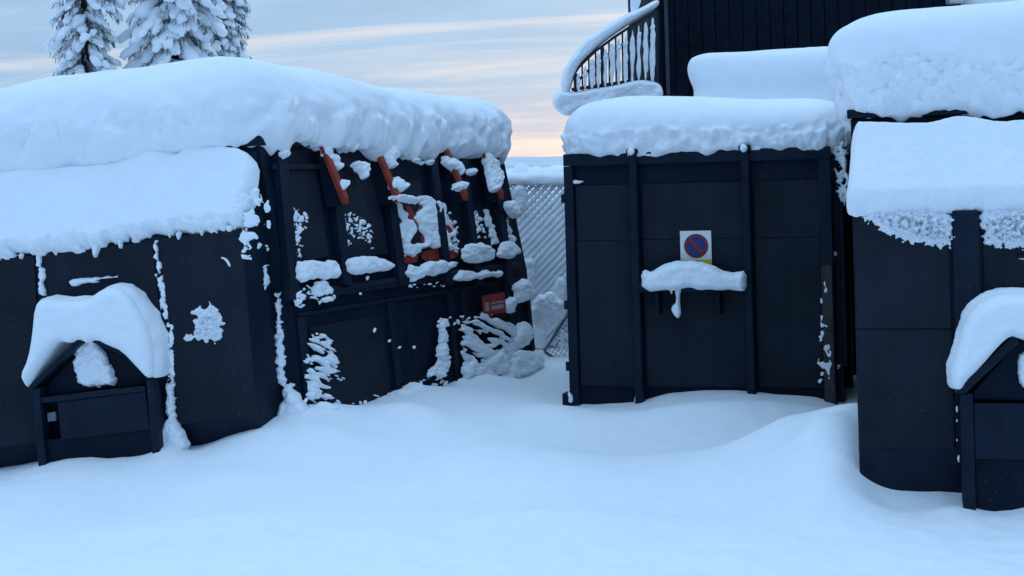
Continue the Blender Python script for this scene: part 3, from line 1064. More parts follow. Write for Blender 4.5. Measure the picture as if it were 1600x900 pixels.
# protruding hood box on the front
HB = 0.2
P_LB = Plane(LF, (0, -HD - HB, 0), (-1, -HD - HB, 0), (0, -HD - HB, 1))
hb = MB().slab(P_LB, [(63, 606), (124, 540), (146, 538), (196, 558), (225, 594), (225, 603), (63, 621)], -.16, -.13).build('hood', M_PAINT, LC, bevel=0.003)
MB().slab(P_LB, [(50, 609), (61, 606), (73, 742), (61, 746)], -HB + .002, 0).build('side_panel', M_PAINT2, hb, bevel=0.006)
MB().slab(P_LB, [(228, 594), (239, 592), (250, 722), (239, 726)], -HB + .002, 0).build('side_panel', M_PAINT2, hb, bevel=0.006)
MB().slab(P_LB, [(62.5, 622), (225.5, 603), (226, 612), (63.5, 631)], -.06, -.012).build('crossbar', M_PAINT2, hb, bevel=0.004)
MB().slab(P_LB, [(88, 630), (225.5, 613), (233, 672), (94, 688)], -.045, -.018).build('flap', M_PAINT2, hb, bevel=0.004)
MB().slab(P_LB, [(64, 690), (233.5, 673), (236, 726), (72, 744)], -.075, -.048).build('sill', M_PAINT, hb, bevel=0.004)
MB().slab(P_LB, [(46, 603), (51, 609), (128, 536), (123, 528)], -HB + .002, .012).build('roof_plate', M_PAINT2, hb, bevel=0.003)
MB().slab(P_LB, [(140, 527), (146, 535), (196, 556), (232, 594), (240, 590), (202, 547)], -HB + .002, .012).build('roof_plate', M_PAINT2, hb, bevel=0.003)
MB().slab(P_LB, [(67, 648), (80, 646), (81, 660), (68, 662)], -.10, -.07).build('latch', M_WIRE, hb, bevel=0.003)

# side of the left container: upright ribs, ledge, brackets
def strip(pl, u0, v0, u1, v1, w, t, name='rib', mat=M_PAINT2):
    MB().slab(pl, [(u0 - w / 2, v0), (u0 + w / 2, v0), (u1 + w / 2, v1), (u1 - w / 2, v1)], 0.002, t).build(name, mat, LC, bevel=0.005)


strip(P_LU, 431, 236, 452, 470, 15, .07)
for a, b, w in ((512, 534, 13), (594, 622, 12), (668, 694, 11), (716, 742, 9), (766, 790, 9)):
    strip(P_LU, a, 246, b, 446, w, .07)
# raised infill sheets between ribs
for q in ([(436, 262), (490, 262), (512, 402), (458, 410)], [(524, 268), (580, 268), (606, 398), (544, 402)], [(606, 280), (655, 285), (676, 400), (630, 402)]):
    MB().slab(P_LU, q, 0.002, .018).build('panel', M_PANEL, LC, bevel=0.004)
MB().slab(P_LU, [(420, 258), (500, 258), (500, 266), (420, 266)], .019, .05).build('rail', M_PAINT2, LC, bevel=0.004)
m = MB()
m.prism(LF(np.array([.142, .185, .185, .142]), np.full(4, .06), np.array([1.06, 1.02, .98, .96])), LF(np.array([.142, .185, .185, .142]), np.full(4, LEN - .3), np.array([1.06, 1.02, .98, .96])))
m.build('ledge', M_PAINT2, LC, bevel=0.006)
MB().box(LF, .143, .158, .06, LEN - .1, .84, .87).build('rail', M_PAINT2, LC, bevel=0.006)
for yy in (0.05, 1.55, 2.75, 3.05, 4.1, 4.65):
    MB().box(LF, .143, .17, yy, yy + .09, -.4, .835).build('rib', M_PAINT2, LC, bevel=0.006)
MB().box(LF, .143, .150, .22, 1.45, .0, .74).build('panel', M_PANEL, LC, bevel=0.005)


def locof(fr, p):
    return np.linalg.solve(np.array([fr.X, fr.Y, fr.Z]).T, p - fr.o)


# sloping hinge brackets: dark gusset with a red painted outer edge
for (u0, v0, u1, v1) in ((484, 214, 520, 304), (572, 230, 600, 300), (684, 240, 708, 298), (742, 240, 764, 292)):
    yb = locof(LF, P_LU.hit(np.array([u0]), np.array([v0]))[0])[1]
    b = MB()
    ring = np.array([(0.02, HT + .05), (0.07, HT + .06), (0.235, 1.81), (0.225, 1.74), (0.07, 1.72)])
    g_ = MB().prism(LF(ring[:, 0], np.full(5, yb), ring[:, 1]), LF(ring[:, 0], np.full(5, yb + .035), ring[:, 1])).build('bracket', M_PAINT, LC, bevel=0.004)
    e0 = np.array([(0.055, HT + .07), (0.085, HT + .07), (0.255, 1.80), (0.245, 1.735), (0.225, 1.745)])
    MB().prism(LF(e0[:, 0], np.full(5, yb - .03), e0[:, 1]), LF(e0[:, 0], np.full(5, yb + .05), e0[:, 1])).build('edge_bar', M_ORANGE, g_, bevel=0.004)

# painted emblem and plates on the side
P_LU2 = P_LU
lg = MB()
for q in ([(630, 322), (638, 322), (646, 340), (653, 320), (661, 320), (652, 352), (640, 352)],
          [(655, 360), (675, 352), (686, 362), (684, 380), (660, 386), (654, 376)],
          [(622, 380), (644, 378), (652, 408), (640, 413), (624, 411)],
          [(654, 392), (712, 386), (714, 405), (658, 412)],
          [(690, 340), (704, 338), (710, 372), (697, 378)]):
    lg.slab(P_LU, smooth_poly(q, 2), 0.019, .024)
tag(lg.build('emblem', M_ORANGE, LC), 'red orange emblem half buried in snow')
pl_ = MB().slab(P_LS, [(742, 463), (777, 457), (780, 488), (745, 495)], 0.0765, .084).build('warning_plate', M_RED, LC)
tag(pl_, 'red warning plate with pale text block')
m = MB()
m.slab(P_LS, [(746, 474), (752, 473), (753, 486), (747, 487)], .0845, .087)
m.slab(P_LS, [(756, 473), (775, 470), (775.5, 473), (756.5, 476)], .0845, .087)
m.slab(P_LS, [(756, 478.5), (775, 475.5), (776, 482), (757, 485)], .0845, .087)
m.build('text_block', material('faded_plate_print', (0.36, 0.27, 0.27), .6, .2, .1, 10), pl_)
MB().box(LF, .143, .16, 3.7, 4.45, .3, .75).build('panel', M_PANEL, LC, bevel=0.005)

# ---- snow on the left container


def ltop(x, y):
    return 0.05 * np.sin((y + .5) * 1.3) - 0.02 * x + 0.05 * np.exp(-((y - .6) ** 2 + (x + .5) ** 2) / .8) - 0.05 * np.clip(y - 3.6, 0, 2)


prof = [(-.16, -.01), (-.02, -.02), (.08, .02), (.12, .12), (.11, .24), (.07, .38), (-.04, .50), (-.22, .59), (-.5, .65), (-.9, .68), (-1.25, .69)]
snow_obj('roof_snow', [loaf(LF, -W_ - .1, 0.08, -0.1, LEN + .18, HT + .07, prof, 0.4, 3, 0.024, 0.10, 0.05, ltop, 0.50, 0.09, 0.27, 0.042)],
         'deep snow loaf covering the whole roof of the leaning compactor')
P_LL = Plane(LF, (0, 0, HT), (-1, 0, HT), (0, -HD, LIP))


def below(v0, v1):
    return lambda U, V: np.clip((V - v0) / (v1 - v0), 0.12, 1)


fr_l = lambda U, V: np.clip(((V + U * 0.11) - 345) / 25, 0.1, 1)
snow_obj('lid_snow', [
    relief(P_LL, [(-80, 292), (0, 274), (50, 268), (90, 266), (160, 262), (185, 258), (215, 248), (245, 238), (270, 240), (284, 248), (290, 240), (300, 235), (345, 233), (385, 238), (406, 258), (404, 290), (396, 330), (384, 354), (360, 362), (320, 364), (270, 368), (245, 366), (230, 372), (205, 378), (180, 384), (160, 390), (140, 388), (100, 396), (72, 398), (40, 398), (0, 408), (-80, 424)],
           0.17, 16, 21, 7, 0.075, 0.05, 0.14, 0.10, step=1.2, rnd_n=1, fringe=fr_l),
    relief(P_LL, [(292, 246), (300, 225), (306, 205), (322, 207), (330, 226), (330, 246)], 0.2, 8, 23, 2, 0.1),
    relief(P_LL, [(194, 262), (203, 246), (212, 244), (218, 260)], 0.17, 6, 24, 2, 0.1)],
    'smooth slab of snow on the sloping front lid of the leaning compactor')
pcs = []
hood_out = [(34, 585), (46, 560), (53, 520), (56, 478), (68, 464), (100, 470), (140, 467), (160, 452), (178, 446), (200, 456), (214, 476), (228, 500), (238, 530), (242, 565), (242, 588), (232, 591), (218, 576), (192, 548), (172, 540), (152, 530), (140, 537), (126, 529), (112, 537), (96, 532), (84, 546), (60, 580), (46, 606), (40, 598)]
Yb = -LF.Y
P_LBb = Plane(LF, (0, -HD - .0, 0), (-1, -HD, 0), (0, -HD, 1))
V_, F_ = relief(P_LB, hood_out, 0.13, 15, 25, 2.5, 0.12, 0.08, 0.1, 0.1, rnd_n=1)
# skirt joining the cap back to the panel
def skirted(pl, poly, T, w, seed, depth, Yv, rag=2.0, rnd_n=1, step=1.0):
    P = smooth_poly(poly, rnd_n)
    V1, F1 = relief(pl, poly, T, w, seed, 0.0, 0.12, 0.08, 0.1, 0.1, rnd_n=rnd_n, step=step)
    seg = []
    Q = np.roll(P, -1, 0)
    for a, b in zip(P, Q):
        n = max(1, int(np.hypot(*(b - a)) / 2))
        seg += [a + (b - a) * k / n for k in range(n)]
    S = np.array(seg)
    ctr = S.mean(0)
    W0 = pl.hit(S[:, 0], S[:, 1])
    cen = W0.mean(0)
    rings = []
    for k, t in enumerate(np.linspace(0, 1, 8)):
        bul = 0.022 * math.sin(math.pi * min(1, t))
        out = (W0 - cen)
        out /= np.linalg.norm(out, axis=1, keepdims=True) + 1e-6
        R_ = W0 + Yv * (depth * t - 0.004) + out * bul
        R_ = R_ + (out * (0.02 * fbm(R_, 0.09, seed + 50, 3))[:, None] if k else 0)
        rings.append(R_)
    n = len(S)
    V2 = np.concatenate(rings)
    idx = np.arange(len(V2)).reshape(8, n)
    nx_ = np.roll(idx, -1, 1)
    q = np.stack([idx[:-1], nx_[:-1], nx_[1:], idx[1:]], -1).reshape(-1, 4)
    return [(V1, F1), (V2, q)]


snow_obj('hood_snow', skirted(P_LB, hood_out, 0.10, 16, 25, HB + .02, LF.Y),
         'snow cap draped like a saddle over the hood box of the leaning compactor')
P_LG = Plane(LF, (0, -HD - .075, 0), (-1, -HD - .075, 0), (0, -HD - .075, 1))
snow_obj('hood_filling_snow', [relief(P_LG, [(118, 540), (124, 530), (142, 528), (150, 538), (160, 545), (165, 555), (188, 600), (160, 603), (126, 606), (120, 585), (115, 565)], 0.05, 6, 27, 3, 0.05, 0.45, 0.06, 0.1)],
         'crumbly slab of snow packed inside the gable of the hood box')

cl = []      # countless small bits stuck to the left container


def bit(pl, poly, T=0.03, w=4, rag=2.0, holes=0.0, lump=0.4, rs=0.05, hs=0.045, aniso=None, rn=1, ls=0.06, cracks=0.0, p=2.0):
    cl.append(relief(pl, poly, T, w, len(cl) * 7 + 500, rag, rs, lump, ls, step=0.9, holes=holes, hscale=hs, aniso=aniso, rnd_n=rn, cracks=cracks, p=p))


def seam(pl, u0, v0, u1, v1, w, T=0.035, rag=4.5):
    bit(pl, [(u0 - w / 2, v0), (u0 + w / 2, v0), (u1 + w / 2, v1), (u1 - w / 2, v1)], T, w * .5, rag, rs=0.055, rn=0)


P_LF2 = Plane(LF, (0, -HD - .02, 0), (-1, -HD - .02, 0), (0, -HD - .02, 1))
for q in ([(144, 382), (160, 380), (152, 403), (147, 402)], [(184, 374), (191, 373), (192, 388), (187, 389)], [(206, 372), (212, 371), (210, 382)], [(262, 362), (268, 361), (266, 376)],
          [(276, 362), (284, 361), (282, 375), (278, 375)], [(312, 358), (320, 357), (316, 372)], [(352, 352), (362, 350), (366, 358), (358, 364)], [(30, 396), (38, 395), (35, 408)], [(128, 386), (134, 385), (132, 396)]):
    bit(P_LF2, q, 0.05, 3, .8, 0, .3)
seam(P_LF, 61, 394, 70, 462, 7)
seam(P_LF, 242, 368, 250, 430, 6)
seam(P_LF, 250, 430, 262, 500, 11)
seam(P_LF, 268, 505, 270, 600, 7)
seam(P_LF, 268, 600, 268, 700, 15, 0.06)
bit(P_LF, [(256, 655), (282, 655), (304, 710), (240, 714)], 0.10, 10, 2, lump=.15)
bit(P_LF2, [(300, 492), (312, 476), (322, 480), (330, 473), (350, 488), (350, 514), (342, 537), (318, 533), (292, 532), (290, 527), (304, 520)], 0.05, 12, 7, 0, 1.9, 0.05, ls=0.04, p=1.3)
bit(P_LF2, [(108, 436), (140, 434), (184, 430), (184, 434), (156, 436), (154, 442), (130, 442), (122, 448), (112, 446)], 0.06, 3, 1)
bit(P_LF2, [(343, 402), (352, 401), (360, 410), (361, 418), (357, 416), (352, 407)], 0.02, 2.5, .6)
for q in ([(378, 338), (395, 325), (405, 345), (402, 355), (385, 356)], [(392, 300), (402, 290), (408, 312), (405, 322), (396, 318)], [(374, 360), (396, 362), (405, 372), (395, 374), (384, 384), (374, 378)],
          [(376, 398), (386, 396), (395, 404), (380, 406)], [(413, 318), (420, 312), (422, 332), (414, 336)], [(416, 345), (424, 346), (423, 360), (418, 358)]):
    bit(P_LF2, q, 0.04, 4, 3, 0, .5)
P_LHS = Plane(LF, (-.012, 0, 0), (-.012, 1, 0), (-.012, 0, 1))
for q in ([(412, 410), (420, 430), (420, 446), (410, 444)], [(404, 376), (410, 380), (408, 390), (402, 388)]):
    bit(P_LHS, q, 0.02, 3, 2.5)
P_LC2 = Plane(LF, (.07, -.003, 0), (.1, -.003, 0), (.07, -.003, 1))
seam(P_LC2, 434, 458, 438, 520, 8, .04, 4)
seam(P_LC2, 437, 522, 438, 602, 13, .05, 4)
seam(P_LC2, 450, 600, 452, 650, 16, .06, 4)
# upper side
for (a, b, c, d, w) in ((459, 328, 464, 405, 7), (532, 332, 540, 402, 6), (700, 345, 712, 390, 6), (758, 330, 775, 384, 9), (790, 345, 800, 380, 8)):
    seam(P_LU, a, b, c, d, w, 0.03, 5)
P_LU3 = Plane(LF, (0.02, 0, 2.25), (.16, 0, 0.95), (0.02, 3, 2.25))
bit(P_LU3, [(534, 335), (548, 330), (570, 342), (584, 362), (580, 380), (560, 374), (540, 362)], 0.025, 3, 3, 0, .4, hs=.05, cracks=.2)
bit(P_LU3, [(462, 328), (474, 325), (482, 345), (470, 365), (462, 400), (456, 380)], 0.025, 3, 3, 0, .4, hs=.05, cracks=.22)
bit(P_LU3, [(728, 335), (748, 330), (760, 360), (750, 375), (732, 372)], 0.025, 3, 3, 0, .4, hs=.05, cracks=.22)
bit(P_LU3, [(612, 318), (622, 318), (640, 345), (652, 338), (650, 312), (668, 303), (692, 310), (696, 330), (712, 372), (714, 384), (700, 392), (672, 384), (655, 394), (640, 404), (622, 374), (610, 350)], 0.05, 6, 6, 0.19, .5, 0.09, hs=.16, ls=.08)
# on the brackets
P_BR = Plane(LF, (0.07, 0, 2.25), (.21, 0, 1.8), (0.07, 3, 2.25))
for q in ([(496, 218), (510, 232), (524, 246), (534, 262), (524, 268), (512, 252), (500, 238)], [(526, 282), (541, 282), (544, 292), (534, 302), (526, 300)],
          [(546, 208), (556, 222), (555, 240), (548, 236)], [(546, 256), (572, 254), (575, 270), (570, 282), (558, 270)],
          [(586, 222), (606, 226), (630, 232), (628, 242), (612, 252), (622, 262), (602, 264), (592, 242)], [(604, 284), (622, 278), (638, 294), (630, 302), (610, 300)],
          [(606, 304), (634, 304), (654, 310), (652, 322), (634, 318), (608, 312)], [(692, 242), (708, 250), (726, 264), (722, 276), (706, 268), (692, 258)], [(726, 262), (742, 266), (744, 276), (732, 276)],
          [(708, 286), (720, 282), (730, 290), (722, 300), (710, 298)], [(752, 238), (768, 242), (784, 272), (782, 292), (768, 304), (760, 284), (754, 260)],
          [(434, 240), (444, 236), (452, 244), (438, 246)], [(645, 250), (655, 250), (662, 257), (650, 256)], [(664, 252), (672, 252), (672, 258), (664, 258)]):
    bit(P_BR, q, 0.07, 6, 3.2, 0, .5, .07)
# below the ledge
P_LS2 = Plane(LF, (.19, 0, 0), (.19, 1, 0), (.19, 0, 1))
bit(P_LS2, [(486, 446), (500, 438), (514, 440), (520, 468), (505, 474), (494, 470), (488, 458)], 0.04, 4, 4, 0.2, .6)
bit(P_LS2, [(458, 455), (470, 453), (486, 462), (472, 468), (474, 482), (462, 478)], 0.04, 4, 3, 0.25, .5)
bit(P_LS2, [(478, 528), (490, 530), (508, 524), (524, 545), (528, 575), (512, 590), (524, 630), (480, 632), (480, 590)], 0.045, 4.5, 6, 0.40, .6, rs=.06, hs=.075, ls=.05, aniso=(.62, 1.5, .45))
P_LS3 = Plane(LF, (.20, 0, 0), (.20, 1, 0), (.20, 0, 1))
bit(P_LS3, [(722, 502), (745, 496), (780, 492), (800, 505), (810, 540), (800, 580), (760, 600), (730, 585), (722, 545)], 0.05, 5, 7, 0.41, .6, rs=.07, hs=.085, ls=.06, aniso=(.62, 1.5, .5))
bit(P_LS3, [(722, 560), (760, 545), (800, 550), (846, 556), (850, 585), (800, 612), (720, 615)], 0.07, 9, 6, 0.2, .7, rs=.08, hs=.11, ls=.07)
bit(P_LS3, [(684, 510), (690, 498), (702, 505), (696, 540), (700, 590), (664, 598), (670, 580), (684, 560)], 0.06, 5, 4, 0.15, .5, hs=.08)
for q in ([(585, 512), (589, 512), (587, 520), (583, 519)], [(608, 530), (612, 530), (611, 535), (606, 535)], [(623, 541), (628, 540), (627, 545), (622, 545)], [(646, 540), (650, 540), (650, 545), (645, 545)], [(562, 457), (565, 456), (566, 461), (562, 461)], [(572, 432), (578, 430), (576, 438), (573, 438)]):
    bit(P_LS2, q, 0.012, 2, .3, 0, 0)
def crumbs(pl, path, n, spread, r0, r1, seed):
    """loose flakes frozen on along a seam"""
    r = random.Random(seed)
    P = np.asarray(path, float)
    for _ in range(n):
        i = r.randrange(len(P) - 1)
        t = r.random()
        c = P[i] * (1 - t) + P[i + 1] * t + np.array([r.gauss(0, spread), r.gauss(0, spread * .6)])
        a = r.uniform(0, 3.14)
        A, B = r.uniform(r0, r1), r.uniform(r0, r1) * .55
        q = [(c[0] + A * math.cos(w) * math.cos(a) - B * math.sin(w) * math.sin(a), c[1] + A * math.cos(w) * math.sin(a) + B * math.sin(w) * math.cos(a)) for w in np.linspace(0, 6.28, 7)[:-1]]
        cl.append(relief(pl, q, .022, 2.2, r.randrange(9999), .8, .03, .3, .04, step=.7, rnd_n=1))


crumbs(P_LF2, [(398, 300), (384, 370), (388, 400)], 16, 6, 2, 6, 1)
crumbs(P_LHS, [(414, 300), (418, 450)], 12, 4, 1.5, 5, 2)
crumbs(P_LC2, [(434, 470), (438, 640)], 16, 3, 1.5, 5, 3)
crumbs(P_LU3, [(462, 320), (466, 405)], 18, 6, 1.2, 4, 4)
crumbs(P_LU3, [(535, 330), (540, 400)], 14, 4, 1.2, 3.5, 5)
crumbs(P_LU3, [(545, 340), (582, 375)], 14, 8, 1.5, 4, 6)
crumbs(P_LU3, [(704, 330), (712, 395)], 16, 4, 1.5, 4.5, 7)
crumbs(P_LU3, [(735, 335), (755, 375)], 14, 8, 1.2, 4, 8)
crumbs(P_LU3, [(772, 310), (792, 400)], 20, 6, 1.5, 5, 9)
crumbs(P_LU3, [(612, 325), (625, 400)], 12, 5, 1.5, 4, 10)
crumbs(P_LS2, [(465, 445), (520, 475)], 14, 9, 1.5, 4.5, 11)
crumbs(P_LS2, [(490, 525), (525, 600)], 12, 9, 1.5, 4, 12)
crumbs(P_LS2, [(690, 500), (730, 500), (800, 485)], 18, 8, 1.5, 5, 13)
crumbs(P_LS2, [(480, 630), (560, 634), (620, 606), (700, 600), (780, 596)], 34, 6, 2, 6, 14)
crumbs(P_LS2, [(640, 448), (705, 440)], 12, 4, 1.2, 3.5, 15)
crumbs(P_LF, [(268, 520), (270, 690)], 14, 7, 1.2, 4, 16)
snow_obj('clinging_snow', cl, 'bits of snow stuck to the leaning compactor', kind='stuff', cat=None)

# larger piles on the ledge and at the far corner, each a thing
P_LE = Plane(LF, (.19, 0, 0), (.19, 1, 0), (.19, 0, 1))
P_LQ = Plane(LF, (.20, 0, 0), (.20, 1, 0), (.20, 0, 1))
piles = [
    (P_LQ, [(462, 408), (478, 405), (506, 408), (516, 404), (531, 420), (532, 430), (520, 435), (495, 436), (464, 442)], .08, 9, 1.5, 'wedge of snow on the side ledge nearest the front of the leaning compactor'),
    (P_LQ, [(541, 404), (560, 400), (590, 400), (612, 411), (616, 417), (602, 424), (570, 427), (542, 431)], .08, 9, 1, 'smooth wedge of snow on the side ledge below the first red brackets'),
    (P_LQ, [(637, 414), (650, 416), (668, 406), (690, 410), (710, 404), (714, 412), (700, 424), (680, 430), (660, 434), (642, 450)], .08, 7, 4, 'lumpy snow with dripping underside on the side ledge below the emblem'),
    (P_LQ, [(705, 440), (716, 426), (734, 422), (742, 427), (764, 419), (783, 424), (781, 433), (760, 435), (738, 437), (722, 436)], .07, 6, 3, 'thin wavy snow strip on the ledge above the red warning plate'),
    (P_LQ, [(722, 386), (744, 381), (768, 385), (773, 394), (766, 408), (750, 410), (734, 412), (722, 408)], .08, 8, 2, 'blocky snow lump higher than the ledge strip, right of the emblem'),
    (P_LQ, [(776, 384), (792, 377), (804, 384), (816, 390), (808, 400), (792, 406), (778, 402)], .08, 8, 2, 'pointed snow lump on the ledge at the rear edge of the compactor'),
    (P_LE, [(786, 318), (798, 313), (810, 320), (813, 334), (804, 342), (794, 336)], .10, 9, 1, 'round snow ball stuck on the rear edge of the compactor'),
    (P_LE, [(800, 446), (812, 434), (828, 442), (834, 462), (820, 472), (803, 472)], .12, 9, 2, 'snow lump halfway down the rear edge beside the fence'),
    (P_LE, [(798, 518), (814, 500), (828, 512), (830, 534), (812, 545), (798, 540)], .12, 9, 2, 'upper lump of the snow heap at the rear foot of the compactor'),
    (P_LE, [(788, 560), (804, 546), (826, 548), (846, 552), (846, 572), (826, 582), (800, 594), (786, 590)], .14, 11, 3, 'lowest lump of the snow heap at the rear foot of the compactor'),
    (P_LE, [(786, 470), (800, 462), (806, 478), (796, 490), (786, 486)], .08, 6, 2, 'small snow lump above the heap at the rear foot, right of the red plate'),
]
for k, (pl, q, T, w, rg, lab) in enumerate(piles):
    snow_obj('snow_lump', [relief(pl, q, T * .75, w, 900 + k * 11, rg + 1.2, .08, .45, .08, .1, step=0.8, rnd_n=1)], lab, 'snow lumps on the side of the leaning compactor')

P_LFD = Plane(LF, (.23, 0, 0), (.23, 1, 0), (.23, 0, 1))
snow_obj('snow_drift', [relief(P_LFD, [(492, 690), (490, 640), (502, 622), (520, 628), (530, 642), (546, 651), (566, 647), (586, 635), (600, 620), (618, 617), (630, 604), (645, 594), (657, 604), (664, 619), (690, 617), (706, 604), (722, 590), (742, 597), (762, 606), (792, 603), (810, 640), (640, 690), (560, 700)],
                               .14, 14, 1400, 5, .12, .25, .12, .15, step=1.0, rnd_n=1),
                        relief(P_LC2, [(428, 700), (434, 650), (446, 612), (460, 604), (470, 622), (484, 632), (496, 690)], .12, 10, 1410, 4, .1, .25, .1, rnd_n=1)],
         'low knobbly drift of snow banked along the foot of the leaning compactor')

# ------------------------------------------------------------------ middle container
MC = empty('waste_container', MF(1.19, 2.3, -.1),
           'dark square fronted steel container in the middle with a no parking sign', 'container', 'dark waste containers in the yard')
MW, MH, ML = 2.37, 2.235, 5.2
MB().box(MF, .03, MW - .03, .07, ML, -.25, MH - .01).build('body', M_PAINT, MC, bevel=0.01)
# front frame: rails and posts as separate pieces
MB().box(MF, 0, MW, 0, .068, MH - .11, MH).build('top_rail', M_PAINT2, MC, bevel=0.008)
MB().box(MF, 0, .085, 0, .068, -.25, MH - .112).build('corner_post', M_PAINT2, MC, bevel=0.008)
MB().box(MF, MW - .11, MW, 0, .068, -.25, MH - .112).build('corner_post', M_PAINT2, MC, bevel=0.008)
for x in (.605, 1.60):
    MB().box(MF, x + .006, x + .078, -.05, .066, -.25, MH - .02).build('rib', M_PAINT2, MC, bevel=0.012)
    MB().box(MF, x - .01, x + .095, -.075, .0, MH - .02, MH + .035).build('rib_cap', M_PAINT2, MC, bevel=0.02)
# infill sheets: the upper strip is set deeper than the sheets below, with a weld line at mid height
for x0, x1 in ((.09, .60), (.695, 1.595), (1.69, MW - .115)):
    MB().box(MF, x0 + .004, x1, .045, .068, 1.445, MH - .29).build('panel', M_PANEL, MC, bevel=0.004)
    MB().box(MF, x0 + .004, x1, .044, .068, .12, 1.441).build('panel', M_PANEL, MC, bevel=0.004)
# lifting bar recess in the middle
lb = MB().box(MF, .69, 1.598, -.10, .04, .985, 1.06).build('lifting_bar', M_PAINT2, MC, bevel=0.008)
MB().box(MF, .82, .86, -.09, .04, .78, .983).build('bracket', M_PAINT, lb, bevel=0.006)
MB().box(MF, 1.36, 1.40, -.09, .04, .78, .983).build('bracket', M_PAINT, lb, bevel=0.006)
# hinge stubs on the left edge, foot at the bottom
for zz in (1.83, .86, .30):
    MB().tube([MF(-.022, .05, zz - .04), MF(-.022, .05, zz + .04)], .022, 10).build('hinge', M_PAINT2, MC, True)
MB().box(MF, -.07, -.003, .0, .12, -.05, .06).build('foot', M_PAINT2, MC, bevel=0.01)
# right side with its door gear
for y_, w_ in ((.12, .05), (.75, .06), (1.6, .06)):
    MB().box(MF, MW - .028, MW + .05, y_, y_ + w_, -.25, MH - .03).build('side_rib', M_PAINT2, MC, bevel=0.006)
MB().box(MF, MW + .052, MW + .085, .10, .16, .3, 1.95).build('locking_rod', M_PAINT2, MC, bevel=0.008)
MB().box(MF, MW - .10, MW - .012, -.012, -.002, -.2, 1.2).build('worn_strip', M_RUST, MC, bevel=0.003)
# sign
P_MS = Plane(MF, (0, .04, 0), (1, .04, 0), (0, .04, 1))
P_MFr = Plane(MF, (0, .036, 0), (1, .036, 0), (0, .036, 1))
sp = [locof(MF, P_MFr.hit(np.array([float(a)]), np.array([float(b)]))[0]) for a, b in ((1062.5, 361), (1111, 359.5), (1112, 416))]
sx0, sx1, sz1, sz0 = sp[0][0], sp[1][0], sp[0][2], sp[2][2]
sign = MB().box(MF, sx0, sx1, .030, .036, sz0, sz1).build('no_parking_sign', M_WHITE, MC)
tag(sign, 'white no parking sign with a yellow foot')
cxs, czs, rs = (sx0 + sx1) / 2 + .004, sz1 - .135, .108


def disc(y0, y1, r, n=48):
    an = np.linspace(0, 2 * np.pi, n, endpoint=False)
    return MB().prism(MF(cxs + r * np.cos(an), np.full(n, y1), czs + r * np.sin(an)), MF(cxs + r * np.cos(an), np.full(n, y0), czs + r * np.sin(an)))


disc(.0275, .0298, rs).build('ring', M_RED, sign)
disc(.0255, .0273, rs * .80).build('disc', M_BLUE, sign)
an = math.radians(45)
dvec = np.array([-math.cos(an), math.sin(an)])
nvec = np.array([dvec[1], -dvec[0]])
L_, w_ = rs * .83, .014
c4 = np.array([dvec * L_ + nvec * w_, dvec * L_ - nvec * w_, -dvec * L_ - nvec * w_, -dvec * L_ + nvec * w_])
MB().prism(MF(cxs + c4[:, 0], np.full(4, .0253), czs + c4[:, 1]), MF(cxs + c4[:, 0], np.full(4, .0235), czs + c4[:, 1])).build('slash', M_RED, sign)
MB().box(MF, sx0 + .003, sx1 - .002, .0275, .0298, sz0 + .002, sz0 + .062).build('yellow_band', M_YELLOW, sign)
m = MB()
m.box(MF, sx0 + .06, sx0 + .165, .0255, .0273, sz0 + .042, sz0 + .052)
m.build('arrow', M_PAINT, sign)


# snow on the middle container
def mtop(x, y):
    return 0.03 * np.sin(x * 2.2 + .4) - 0.015 * x + 0.02 * y


profm = [(-.14, 0), (-.02, -.005), (.03, .02), (.045, .12), (.03, .25), (-.03, .36), (-.14, .44), (-.35, .49), (-.7, .50), (-1.1, .505)]
snow_obj('roof_snow', [loaf(MF, -.02, MW + .12, -.0, 1.9, MH + .002, profm, 0.26, 31, 0.018, 0.03, 0.03, mtop, 0.36, 0.035, 0.17, 0.065)],
         'rounded snow cap over the front half of the middle container roof')
profu = [(-.2, 0), (.02, 0), (.03, .1), (-.02, .28), (.045, .42), (.05, .56), (-.02, .64), (-.25, .68), (-.7, .70)]
snow_obj('roof_snow', [loaf(MF, .74, MW + .5, 2.0, ML, MH + .35, [(a, b + .0) for a, b in profu], 0.15, 37, 0.045, 0.02, 0.04, None, 0.2, 0.02)],
         'taller block of snow standing behind the rounded cap of the middle container')
# something solid beneath the tall block
MB().box(MF, .9, MW - .1, 2.0, ML - .05, MH - .008, MH + .32).build('roof_hatch', M_PAINT, MC)
P_ML = Plane(MF, (0, -.10, 0), (1, -.10, 0), (0, -.10, 1))
snow_obj('bar_snow', [
    relief(P_ML, [(1002, 424), (1010, 421), (1018, 426), (1030, 416), (1050, 409), (1076, 406), (1104, 411), (1124, 418), (1136, 426), (1150, 425), (1166, 423), (1167, 453), (1150, 454), (1128, 453), (1112, 452), (1094, 454), (1076, 448), (1066, 450), (1052, 454), (1004, 455)], .12, 11, 41, 1.5, .1, .12, .09, .1, step=.9, rnd_n=1),
    relief(P_ML, [(1054, 450), (1066, 450), (1062, 462), (1063, 480), (1064, 492), (1060, 498), (1055, 495), (1048, 484), (1050, 478), (1057, 472)], .05, 5, 42, .5, .1, .1, rnd_n=1, step=.7),
    relief(P_ML, [(1046, 452), (1051, 452), (1050, 460), (1048, 459)], .02, 2, 43, .3, step=.7)],
    'snow heaped on the lifting bar under the no parking sign, with one drip')
snow_obj('snow_lump', [relief(P_MFr, [(893, 281), (913, 282), (912, 285), (902, 287), (894, 288)], .03, 2.5, 44, .8, .06, step=.7)],
         'tiny streak of snow in the upper left corner of the middle container front', 'snow bits on the middle container')
